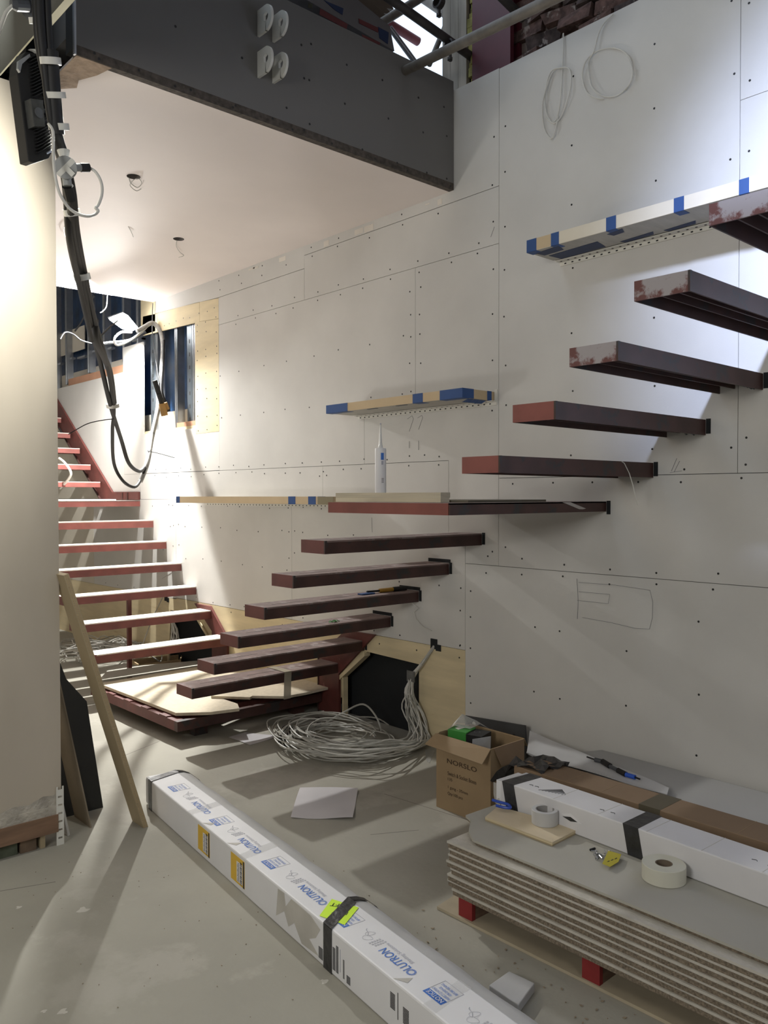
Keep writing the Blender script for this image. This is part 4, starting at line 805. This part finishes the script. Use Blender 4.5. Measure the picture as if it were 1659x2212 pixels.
# ================================================================== BOARD STACK
bs = thing('base_sheet', (2.4, 1.0, 0), 'thin plywood sheet lying on the floor under the red blocks', 'board')
MB().prism([(2.115, 2.05, 0.001), (2.60, 2.12, 0.001), (2.72, 2.10, 0.001), (2.75, -0.3, 0.001), (2.14, -0.3, 0.001)], (0, 0, 0.010)).build('sheet', mat('dusty_ply', (0.42, 0.36, 0.26), 0.85, 0.1, 8), bs)
for k, (y0_, lab) in enumerate(((1.895, 'red painted timber block under the left end of the board stack'), (1.385, 'red painted timber block under the middle of the board stack'), (0.85, 'red painted timber block under the near part of the board stack'))):
    tb = tag(box((2.130, y0_, 0.0115), (2.70, y0_+0.06, 0.0845)).build('timber_block', mat('block_timber', (0.20, 0.13, 0.09), 0.8, 0.2, 8, stretch=(1, 8, 8))), lab, 'block', 'red blocks under the board stack'); box((2.1275, y0_-.001, 0.0115), (2.131, y0_+0.061, 0.0845)).build('red_end', REDW, tb); box((2.131, y0_-.001, 0.0115), (2.145, y0_, 0.0845)).build('red_paint_edge', REDW, tb)
ends = [1.965, 1.99, 1.985, 1.975, 1.99, 1.985, 1.98, 1.985]
NB = 8; th = 0.0232; zb0 = 0.085
ordn = ['bottom', 'second', 'third', 'fourth', 'fifth', 'sixth', 'seventh', 'eighth, topmost but the upper sheet']
def rough_edge(s, x, y0_, y1_, z0_, z1_, amp, n=60):
    pass
def board_layer(name, x0_, x1_, y0_, y1_, z0_, z1_, m, parent, amp):
    # outline with ragged front and left edges
    pts = []; n = 45
    for i in range(n+1): pts.append((x0_+rb.uniform(-amp, amp), y1_+(y0_-y1_)*i/n))
    pts += [(x1_, y0_), (x1_, y1_)]
    for i in range(1, 10): pts.append((x1_+(x0_-x1_)*i/10, y1_+rb.uniform(-amp, amp)))
    MB().prism([(a, b, z0_) for a, b in pts], (0, 0, z1_-z0_)).build(name, m, parent)
for k in range(NB):
    z = zb0+k*th; off = [0.000, 0.004, -0.003, 0.003, -0.002, 0.002, 0.0, -0.004][k]
    o = thing('fibre_board', (2.42, 1.0, z), 'faced fibre board, %s in the stack on red blocks' % ordn[k], 'board', 'boards in the stack')
    board_layer('core', 2.1095+off, 2.70, -0.3, ends[k]+0.002, z+0.0002, z+0.0150, CHIPB, o, 0.0005)
    board_layer('facing', 2.108+off, 2.70, -0.3, ends[k]+0.006, z+0.0152, z+0.0228, CHIPL, o, 0.0005)
zs = zb0+NB*th
ST = zs+0.0210
o = thing('fibre_board', (2.42, 1.0, zs), 'uppermost fibre board set back on the stack, broken left corner', 'board')
pts = [(2.175, 1.93), (2.150, 1.895), (2.150, -0.3), (2.72, -0.3), (2.72, 2.06), (2.42, 2.05), (2.29, 2.06), (2.275, 2.02), (2.20, 1.955)]
MB().prism([(a, b, zs+.0002) for a, b in pts], (0, 0, 0.0125)).build('core', CHIPB, o)
pts = [(2.165, 1.935), (2.140, 1.90), (2.140, -0.3), (2.72, -0.3), (2.72, 2.066), (2.42, 2.06), (2.285, 2.066), (2.262, 2.02), (2.19, 1.965)]
MB().prism([(a, b, zs+.0128) for a, b in pts], (0, 0, 0.008)).build('facing', CHIPT, o)
# things on top
o = thing('plywood_offcut', (2.35, 1.85, ST), 'pale plywood offcut under the grey tape roll', 'board')
q = [(1048, 1765), (1076, 1742), (1252, 1790), (1193, 1820)]
A = [atz(x, y, ST+.014) for x, y in q]
for k in range(3): MB().prism([Vector((p.x, p.y, ST+.0006+k*.0050)) for p in A], (0, 0, .0044)).build('ply_layer', [PLYT, PLY, mat('pale_birch', (0.62, 0.52, 0.36), 0.7, 0.1, 5, stretch=(2, .3, 1))][k], o)
pc_ = atz(1177, 1777, ST+.016)
def roll(c, ro, ri, h, m, label, core):
    o = thing('tape_roll', tuple(c), label, 'tape roll')
    MB().lathe(c, [(ri+.003, 0), (ro-.001, 0), (ro, .001), (ro, h-.001), (ro-.001, h), (ri+.003, h), (ri+.003, 0)], 40).build('tape', m, o, smooth=True)
    MB().lathe(c, [(ri, 0), (ri+.0028, 0), (ri+.0028, h), (ri, h), (ri, 0)], 40).build('core', core, o, smooth=True)
roll(Vector((pc_.x, pc_.y, ST+.0155)), .047, .031, .050, mat('grey_roll', (0.50, 0.50, 0.50), 0.5, 0.03), 'grey tape roll standing on the plywood offcut', mat('grey_core', (0.30, 0.29, 0.28), 0.8, 0.05))
pc_ = atz(1434, 1878, ST+.030)
roll(Vector((pc_.x, pc_.y, ST+.0008)), .066, .0235, .049, CREAM, 'cream jointing tape roll with small core on the board stack', mat('brown_core', (0.18, 0.14, 0.10), 0.8, 0.05))
o = thing('screw_bag', tuple(atz(1305, 1848, ST)), 'small bag of steel screws and washers on the board stack', 'screws')
s = MB()
for k in range(16):
    c = atz(1300+rb.uniform(-18, 20), 1847+rb.uniform(-9, 9), ST+.006); a = rb.uniform(0, 6.28); d = Vector((math.cos(a), math.sin(a), rb.uniform(-.2, .2)))
    if k % 2: s.tube([c-d*.010, c+d*.010], .0025, 6)
    else: s.lathe(c, [(.002, 0), (.006, 0), (.006, .003), (.002, .003)], 10, d)
s.build('screws', mat('bright_steel', (0.55, 0.56, 0.58), 0.25, 0.2, 40, metal=0.9), o)
c = atz(1275, 1836, ST+.004); MB().tube([c, c+Vector((.022, -.004, .0))], .004, 8).build('bolt', RUB, o)
tg = MB().prism([atz(x, y, ST+.012) for x, y in ((1314, 1838), (1342, 1846), (1336, 1862), (1318, 1873), (1301, 1866))], (0, 0, .001)); o2 = tg.build('paper_tag', YELT); tag(o2, 'torn yellow paper tag on the screw bag', 'tag')
s = MB()
for k, a in enumerate((0, 1, 2)): p = atz(1313+a*8, 1862-a*3, ST+.0135); s.box((p.x, p.y, p.z), (p.x+.012, p.y+.003, p.z+.0003))
s.build('printed_mark', BLKI, o2)
# second white carton on the stack
a2 = math.radians(-92.2); P0 = Vector((2.450, 2.035, ST+.001))
wc = thing('white_carton', tuple(P0), 'long white carton with black tape bands lying on the board stack', 'carton', rz=a2)
H2 = 0.098; W2 = 0.150
MB().box((0, 0, 0), (2.2, W2, H2)).build('box_body', mat('white_card_two', (0.66, 0.655, 0.67), 0.6, 0.04, 5), wc, bevel=0.004, local=True)
def L3(px, py, z):
    p = atz(px, py, z)-P0; ca, sa = math.cos(-a2), math.sin(-a2); return Vector((p.x*ca-p.y*sa, p.x*sa+p.y*ca, p.z))
def band2(x0, x1, x2, x3, ww=.058):
    s = MB(); e = .0012
    s.prism([(x0, -e, 0), (x0+ww, -e, 0), (x1+ww, -e, H2), (x1, -e, H2)], (0, e, 0)); s.prism([(x1, -e, H2), (x1+ww, -e, H2), (x2+ww, W2, H2), (x2, W2, H2)], (0, 0, e)); s.build('black_tape_strap', TAPEK, wc, local=True)
xa = L3(1342, 1780, P0.z+H2).x
band2(0.03, -.012+.02, -.0+.02, 0); band2(xa+.02, xa, xa-.005, 0)
MB().box((-0.025, .004, .01), (0.0, W2-.02, H2-.004)).build('end_flap', WHT, wc, local=True)
for k in range(10):
    x = .25+k*.19; MB().box((x, 0.001, H2), (x+.002, W2-.001, H2+.0004)).build('crease', WHTD, wc, local=True)
s = MB()
for k in range(9): s.tube([(.16+.012*k, .03+.004*k, H2+.0006), (.215+.004*k, .10-.003*k, H2+.0006)], .0007, 4)
for x, y in ((.10, .05), (.125, .052), (.42, .045), (.46, .05), (.95, .06), (1.0, .055)): s.tube([(x, y, H2+.0006), (x+.014, y+.004, H2+.0006), (x+.018, y-.003, H2+.0006)], .0011, 4)
s.build('pen_scribble', BLKI, wc, local=True)
xt = L3(1243, 1770, P0.z+.04).x; MB().prism([(xt-.04, -.0008, .055), (xt, -.0008, .068), (xt+.03, -.0008, .055), (xt+.05, -.0008, .045), (xt+.01, -.0008, .04)], (0, .0006, 0)).build('tear', WHT, wc, local=True)
MB().prism([(xt-.035, -.0012, .048), (xt, -.0012, .056), (xt+.03, -.0012, .046), (xt, -.0012, .04)], (0, .0004, 0)).build('tear', BLKI, wc, local=True)
MB().sheet([[(x, W2+.001, H2*.9), (x, W2+.03, H2*.8), (x, W2+.05, H2*.3)] for x in (0.3, 0.8, 1.4, 2.2)], (0, 0, .001)).build('film_wrap', POLY, wc, local=True)
# brown long carton behind
a3 = math.radians(-90.0)
bc = thing('brown_carton', (2.735, 2.20, 0), 'long brown cardboard carton behind the white one, olive tape patch on it', 'carton', rz=a3)
MB().box((0, 0, 0), (2.3, .155, .345)).build('box_body', CARDD, bc, bevel=.003, local=True)
p = atz(1410, 1722, .345); xx = 2.20-p.y; MB().box((xx, -.0008, .30), (xx+.085, .156, .3458)).build('olive_tape', mat('olive_tape', (0.10, 0.085, 0.055), 0.5, 0.1), bc, local=True)
for x in (.08, .26, .42, .95): MB().box((x, .001, .345), (x+.002, .154, .3455)).build('crease', CARD, bc, local=True)
# dark plastic around the end
s = MB(); grid = []
for i in range(8):
    rw = []
    for jx in range(9): rw.append(Vector((2.735+i*.028, 2.33-jx*.035+.01*math.sin(i), .352+.014*math.sin(i*2.1+jx*1.3)-.0035*(8-jx)*(i % 2)-max(0, 3-jx)*.035)))
    grid.append(rw)
s.sheet(grid, (0, 0, .0012)); tag(s.build('plastic_sheet', TAPEK, smooth=False), 'crumpled dark plastic sheet over the end of the brown carton', 'plastic sheet')
# pale pile by the wall with a foam sheet and a black tool
o = thing('plasterboard_stack', (3.25, 1.0, 0), 'stack of pale boards lying on the floor against the wall at right', 'board stack')
for k in range(9): MB().prism([(2.93+.01*(k % 3), 2.30+.01*(k % 2), k*.0275), (3.33, 2.30+.008*(k % 3), k*.0275), (3.47, 2.25, k*.0275), (3.47, -.3, k*.0275), (2.93, -.3, k*.0275)], (0, 0, .0262)).build('board', mat('pale_board', (0.42, 0.42, 0.42), 0.8, 0.05, 2), o)
s = MB(); grid = []
tops = [(1144, 1579, 3.36), (1200, 1604, 3.34), (1259, 1627, 3.30), (1330, 1660, 3.26), (1400, 1692, 3.22), (1445, 1716, 3.18)]
bots = [(1137, 1628), (1165, 1640), (1215, 1652), (1290, 1672), (1360, 1695), (1440, 1717)]
tp_ = smooth_path([atx(a, b, c) for a, b, c in tops], 4); bt_ = smooth_path([atz(a, b, .268) for a, b in bots], 4)
for p, q in zip(bt_, tp_):
    rw = []
    for j_ in range(7):
        g_ = j_/6; m_ = p*(1-g_)+q*g_; m_.z = max(.262, m_.z-.02*math.sin(math.pi*g_)); rw.append(m_)
    grid.append(rw)
s.sheet(grid, (0, 0, .003)); tag(s.build('foam_sheet', mat('foam_sheet', (0.56, 0.56, 0.57), 0.6, 0.06, 5), smooth=True), 'grey foam sheet curling up from the pale boards by the wall', 'foam sheet')
o = thing('black_tool', tuple(atz(1320, 1655, .27)), 'black jointed tool with a blue tip on the pale boards', 'tool')
pp = [atz(x, y, .275) for x, y in ((1268, 1635), (1285, 1641), (1302, 1645), (1318, 1655), (1335, 1664), (1352, 1673))]
for k in range(5): MB().tube([pp[k], pp[k+1]], [.004, .010, .013, .009, .012][k], 8).build('segment', RUB if k % 2 == 0 else RUBG, o)
MB().tube([pp[5], atz(1372, 1679, .275)], .010, 8).build('blue_tip', mat('blue_plastic', (0.02, 0.10, 0.55), 0.4, 0.1), o)
MB().tube([atz(1372, 1679, .275), atz(1382, 1683, .275)], .004, 8).build('point', RUB, o)
# black board with holes leaning at the wall
o = thing('black_board', (3.45, 2.9, 0), 'black perforated board leaning on the wall behind the brown box', 'board')
MB().prism([(3.42, 3.08, .02), (3.42, 3.10, .255), (3.42, 2.68, .285), (3.42, 2.66, .02)], (.012, 0, 0)).build('panel', mat('black_panel', (0.045, 0.046, 0.05), 0.6, 0.15, 8), o)
for y_, z_, m_ in ((3.03, .225, LUG), (2.90, .215, RUBG), (2.75, .215, BLACK)): MB().lathe((3.4195, y_, z_), [(0, 0), (.012, 0), (.012, .0008), (0, .0008)], 14, (-1, 0, 0)).build('hole', m_, o)
# cardboard box NORSLO
X0, X1, Y0, Y1, HB = 2.82, 3.06, 2.40, 2.737, 0.350
o = thing('cardboard_box', (2.96, 2.59, 0), 'open brown cardboard box with printed lettering and a folded out flap', 'cardboard box')
box((X0, Y0, 0), (X0+.005, Y1, HB)).build('front_wall', CARD, o); box((X1-.005, Y0, 0), (X1, Y1, HB)).build('rear_wall', CARD, o)
box((X0+.005, Y0, 0), (X1-.005, Y0+.005, HB)).build('side_wall', CARD, o); box((X0+.005, Y1-.005, 0), (X1-.005, Y1, HB)).build('side_wall', CARD, o); box((X0+.005, Y0+.005, .001), (X1-.005, Y1-.005, .006)).build('base', CARD, o)
MB().prism([(X0, Y1+.002, HB), (X0, Y0-.002, HB), (X0-.060, Y0-.004, HB-.054), (X0-.064, Y1+.012, HB-.042)], (-.003, 0, .002)).build('flap', CARD, o)
MB().prism([(X0+.02, Y0, HB), (X1-.01, Y0, HB), (X1-.03, Y0-.02, HB-.09), (X0+.05, Y0-.02, HB-.08)], (0, -.003, .001)).build('flap', CARDD, o)
MB().prism([(X1, Y1, HB), (X1, Y0, HB), (X1+.05, Y0+.02, HB-.05), (X1+.05, Y1-.01, HB-.05)], (0, 0, .003)).build('flap', CARD, o)
MB().prism([(X0+.02, Y1, HB), (X1-.02, Y1, HB), (X1-.06, Y1+.05, HB-.05), (X0+.05, Y1+.04, HB-.05)], (0, 0, .003)).build('flap', CARDD, o)
off_ = Vector(o.location)
def btext(tx_, y, z, w_, h_, bold=0.0): lettering(tx_, Vector((X0-.0006, y, z))-off_, (0, -1, 0), (0, 0, 1), w_, CARDI, o, height=h_, bold=bold)
btext('NORSLO', 2.666, .226, .185, .022, .006); btext('Switch & Socket Boxes', 2.662, .170, .178, .019); btext('135', 2.661, .146, .028, .013); btext('1 gang - 35mm', 2.660, .104, .124, .018); btext('Qty:100 pcs', 2.662, .074, .095, .018)
g1 = thing('green_pack', (2.90, 2.66, .006), 'green and black packs poking out of the brown box', 'pack')
MB().prism([(2.86, 2.70, .20), (2.96, 2.73, .20), (2.98, 2.63, .20), (2.88, 2.60, .20)], (0, 0, .17)).build('green_carton', GREEN, g1)
MB().prism([(2.875, 2.598, .19), (2.98, 2.63, .19), (3.00, 2.55, .19), (2.895, 2.52, .19)], (0, 0, .175)).build('black_carton', RUB, g1)
box((2.84, 2.46, .006), (3.05, 2.72, .19)).build('lower_carton', RUBG, g1)
MB().prism([(2.89, 2.66, .3707), (2.90, 2.69, .3707), (2.94, 2.70, .3707), (2.94, 2.66, .3707)], (0, 0, .0004)).build('printed_mark', LUG, g1)
MB().lathe((2.94, 2.585, .3655), [(.012, 0), (.016, 0), (.016, .0006), (.012, .0006)], 18).build('printed_ring', RUBG, g1)
mp_ = MB().prism([(2.84, 2.53, .28), (2.90, 2.47, .28), (2.91, 2.475, .375), (2.85, 2.535, .36)], (.002, .002, 0)).build('steel_back_box', GALV); tag(mp_, 'galvanised socket box standing in the brown box', 'socket box')
s = MB(); s.sheet([[(2.87, 2.72, .355), (2.93, 2.72, .385), (3.0, 2.71, .37)], [(2.90, 2.70, .38), (2.96, 2.70, .425), (3.02, 2.66, .39)], [(2.93, 2.62, .375), (3.0, 2.62, .385), (3.04, 2.6, .36)]], (0, 0, .0006)); tag(s.build('clear_bag', POLY), 'clear plastic bag over the green pack in the box', 'bag')
# blue clamp-like straps at the carton end
s = MB().tube(smooth_path([atz(x, y, ST+.03) for x, y in ((1064, 1728), (1080, 1733), (1098, 1738), (1102, 1745), (1088, 1744), (1072, 1740))], 5), .0055, 8)
tag(s.build('blue_clip', mat('blue_clip', (0.02, 0.07, 0.42), 0.4, 0.1), smooth=True), 'blue plastic clip at the left end of the white carton', 'clip')
s = MB().sheet([[atz(1066, 1690, ST+.07), atz(1074, 1692, ST+.07)], [atz(1066, 1715, ST+.03), atz(1078, 1722, ST+.03)], [atz(1070, 1735, ST+.004), atz(1082, 1742, ST+.004)]], (0, 0, .001)); tag(s.build('film_scrap', POLY), 'scrap of clear film hanging from the white carton end', 'film')
# ================================================================== leaning boards by the pier
def leaner(foot, top, y0_, y1_, th_, m, label, cat='board', name='leaning_board'):
    fx, tx_, tz_ = foot, top[0], top[1]; d = Vector((tx_-fx, 0, tz_)).normalized(); n = Vector((-d.z, 0, d.x)); n = -n if n.x > 0 else n
    return tag(MB().prism([(fx, y0_, 0.002), (tx_, y0_, tz_), Vector((tx_, y0_, tz_))+n*th_, Vector((fx, y0_, 0.002))+n*th_+Vector((0, 0, .0))], (0, y1_-y0_, 0)).build(name, m), label, cat)
plk = MB()
A = Vector((1.692, 3.44, 0.0)); B = Vector((1.345, 3.44, 1.16)); d = (B-A).normalized(); n = Vector((-d.z, 0, d.x)); n = n if n.x < 0 else -n
o = thing('plywood_plank', tuple(A), 'thick plywood plank leaning on the pier at left', 'plank')
for k in range(5):
    q0 = n*(k*.0045); q1 = n*(k*.0045+.0042)
    MB().prism([A+q0, B+q0, B+q1, A+q1], (0, .11, 0)).build('ply_layer', [PLYT, PLYC, PLYT, PLYC, PLYT][k], o)
tag(MB().prism([(1.335+.01, 3.80, 1.0), (1.47, 3.80, .64), (1.565, 3.80, .52), (1.64, 3.80, 0.0), (1.36, 3.80, 0.0)], (0, .015, 0)).build('dark_board', mat('near_black_board', (0.03, 0.03, 0.028), 0.8, 0.1)), 'dark board standing behind the leaning plank', 'board')
leaner(1.50, (1.342, 0.80), 3.60, 3.78, .006, mat('thin_brown_sheet', (0.22, 0.18, 0.13), 0.8, 0.1), 'thin brown sheet leaning close to the pier')
leaner(1.395, (1.340, 0.30), 3.58, 3.66, .010, GYP, 'short pale offcut leaning at the foot of the pier')
# ================================================================== papers and scraps
def flat(name, pix, m, label, cat, z=0.001, th_=0.0008, curl=0.0):
    P = [atz(x, y, z) for x, y in pix]; s = MB(); grid = []
    for i in range(9):
        f = i/8; rw = []
        for j_ in range(9):
            g_ = j_/8; p = (P[0]*(1-g_)+P[1]*g_)*(1-f)+(P[3]*(1-g_)+P[2]*g_)*f; p.z = z+curl*(0.5+0.5*math.sin(3.1*f+2.3*g_*(1+f))); rw.append(p)
        grid.append(rw)
    s.sheet(grid, (0, 0, th_)); return tag(s.build(name, m, smooth=True), label, cat)
flat('paper_sheet', [(648, 1704), (773, 1707), (762, 1771), (628, 1768)], PAPER, 'creased white paper sheet lying on the open floor', 'paper', curl=.012)
flat('paper_sheet', [(494, 1593), (530, 1583), (606, 1590), (540, 1610)], PAPER, 'white paper sheet near the platform beside the cable heap', 'paper', curl=.003)
tag(MB().prism([atz(x, y, .03) for x, y in ((1056, 2128), (1100, 2097), (1155, 2123), (1120, 2171))], (0, 0, -.0285)).build('foam_block', mat('foam_block', (0.46, 0.46, 0.46), 0.8, 0.05), bevel=.003), 'grey white foam slab between the wrapped bar and board stack', 'foam block')
flat('film_strip', [(918, 1620), (940, 1622), (928, 1648), (922, 1646)], POLY, 'strip of clear film on the floor beside the brown box', 'film')
tag(MB().prism([atz(x, y, .016) for x, y in ((1120, 2098-2098+2000), (1136, 1990), (1140, 2003))], (0, 0, -.014)).build('chip', PLYT), 'small wood chip on the floor under the board stack', 'chip') if False else None
s = MB(); rs = random.Random(21)
for k in range(150):
    px = rs.uniform(900, 1400); py = rs.uniform(1900, 2212)
    p = atz(px, py, .002)
    if p.x > 2.1 or p.x < 1.95-.1*(3.6-p.y)+.0: continue
    a = rs.uniform(0, 6.28); d = Vector((math.cos(a), math.sin(a), 0))*rs.uniform(.002, .007); q = Vector((-d.y, d.x, 0))*.5; s.prism([p-d, p+q, p+d, p-q], (0, 0, .002))
for k in range(60):
    p = atz(rs.uniform(0, 800), rs.uniform(1800, 2212), .001)
    a = rs.uniform(0, 6.28); d = Vector((math.cos(a), math.sin(a), 0))*rs.uniform(.001, .003); q = Vector((-d.y, d.x, 0))*.6; s.prism([p-d, p+q, p+d, p-q], (0, 0, .0015))
tag(s.build('debris_crumbs', mat('crumbs', (0.30, 0.24, 0.17), 0.9, 0.3, 30)), 'scattered wood crumbs and grit on the concrete floor', 'debris', kind='stuff')
# ================================================================== SCAFFOLD IN THE VOID
def scaf(a, b, ya, yb, r, m, label, grp='scaffold tubes in the void', n=14, hollow=False):
    A_ = aty(a[0], a[1], ya); B_ = aty(b[0], b[1], yb)
    return tag(MB().tube([A_, B_], r, n).build('scaffold_tube', m, smooth=True), label, 'scaffold tube', grp)
scaf((790, -40), (1033, 133), 3.12, 3.22, .024, TUBED, 'dark scaffold tube sloping down right across the sky gap')
scaf((860, 160), (1240, -25), 3.32, 2.0, .0245, TUBE, 'grey scaffold tube rising to the right past the crimson column')
scaf((1010, -60), (927, 140), 3.5, 3.5, .016, TUBE, 'thin upright scaffold brace leaning across the bright gap')
scaf((900, -12), (990, 50), 3.9, 3.9, .027, TUBE, 'short scaffold tube with cut end in the bright gap')
scaf((790, 20), (903, 90), 3.7, 3.7, .026, TUBER, 'red scaffold tube end sticking into the bright gap')
scaf((1012, -20), (1012, 70), 3.25, 3.25, .024, TUBED, 'vertical scaffold tube left of the crimson column')
scaf((815, 55), (950, -30), 3.4, 3.4, .024, TUBE, 'scaffold tube sloping up left of the bright gap')
scaf((842, 60), (908, 150), 3.45, 3.45, .016, GALV, 'bright bare steel strip beside the cartons at the top')
scaf((1060, -30), (1130, 40), 2.8, 2.8, .024, TUBED, 'short dark scaffold tube above the column')
for px, py, y_, lab in ((972, 100, 3.17, 'rusty scaffold coupler where two tubes cross below the sky gap'), (948, 6, 3.3, 'dark scaffold coupler hanging at the top edge')):
    o = thing('scaffold_coupler', tuple(aty(px, py, y_)), lab, 'coupler')
    c = aty(px, py, y_); d1 = (aty(px+20, py+14, y_)-c).normalized()
    MB().lathe(c-d1*.02, [(.027, 0), (.036, .004), (.036, .036), (.027, .04), (.027, 0)], 14, d1).build('clamp', TUBED, o)
    c2_ = c+Vector((0, 0, -.03)); MB().tube([c2_, c2_+Vector((0.004, 0, -.05))], .009, 8).build('bolt', TUBED, o); MB().lathe(c2_+Vector((0, 0, -.045)), [(0, 0), (.016, 0), (.016, .012), (0, .012)], 6).build('nut', TUBED, o)
    MB().tube([c+d1*.03, c+d1*.03+Vector((0, 0, .05))], .010, 8).build('bolt', TUBED, o)
# cartons of materials stored on the upper floor
o = thing('stored_cartons', (2.75, 3.45, 3.84), 'grey cartons with red bands stored above the dark bulkhead', 'carton')
fy = 3.36
def fq(pix, m, nm, dy=0.003): 
    P = [aty(x, y, fy-dy) for x, y in pix]; return MB().prism(P, (0, dy, 0)).build(nm, m, o)
MB().prism([aty(x, y, fy) for x, y in ((560, -60), (852, 110), (842, 56), (700, -60))], (0, .35, 0)).build('carton_body', mat('grey_carton', (0.15, 0.14, 0.14), 0.8, 0.1, 4), o)
DR = mat('dark_red_band', (0.13, 0.03, 0.03), 0.7, 0.1); DB = mat('navy_band', (0.015, 0.03, 0.08), 0.7, 0.1)
fq([(692, 18), (751, 52), (749, 63), (690, 31)], DR, 'red_band'); fq([(775, 40), (817, 60), (817, 70), (776, 50)], DR, 'red_band'); fq([(782, 74), (822, 92), (820, 97), (784, 80)], DR, 'red_band')
fq([(718, 8), (742, 18), (740, 32), (722, 20), (700, 0)], DB, 'blue_band'); fq([(817, 58), (840, 70), (838, 95), (820, 82)], DB, 'blue_band'); fq([(667, 6), (676, 9), (674, 19), (665, 16)], mat('olive_mark', (0.05, 0.05, 0.03), .7, .1), 'mark')
dkk = thing('scaffold_deck', (2.9, 3.7, 4.2), 'brown timber boards of the scaffold deck at the top edge', 'scaffold boards')
for k in range(4):
    MB().prism([aty(x, y, 3.50+k*.02) for x, y in ((640+k*34, -90), (722+k*30, -40-k*2), (836+k*5, 50-k*10), (822, 52-k*12), (700+k*20, -20-k*12))], (0, .25, .0)).build('board', mat('deck_wood', (0.10, 0.075, 0.055), 0.85, 0.3, 4), dkk)
bpy.context.view_layer.update()
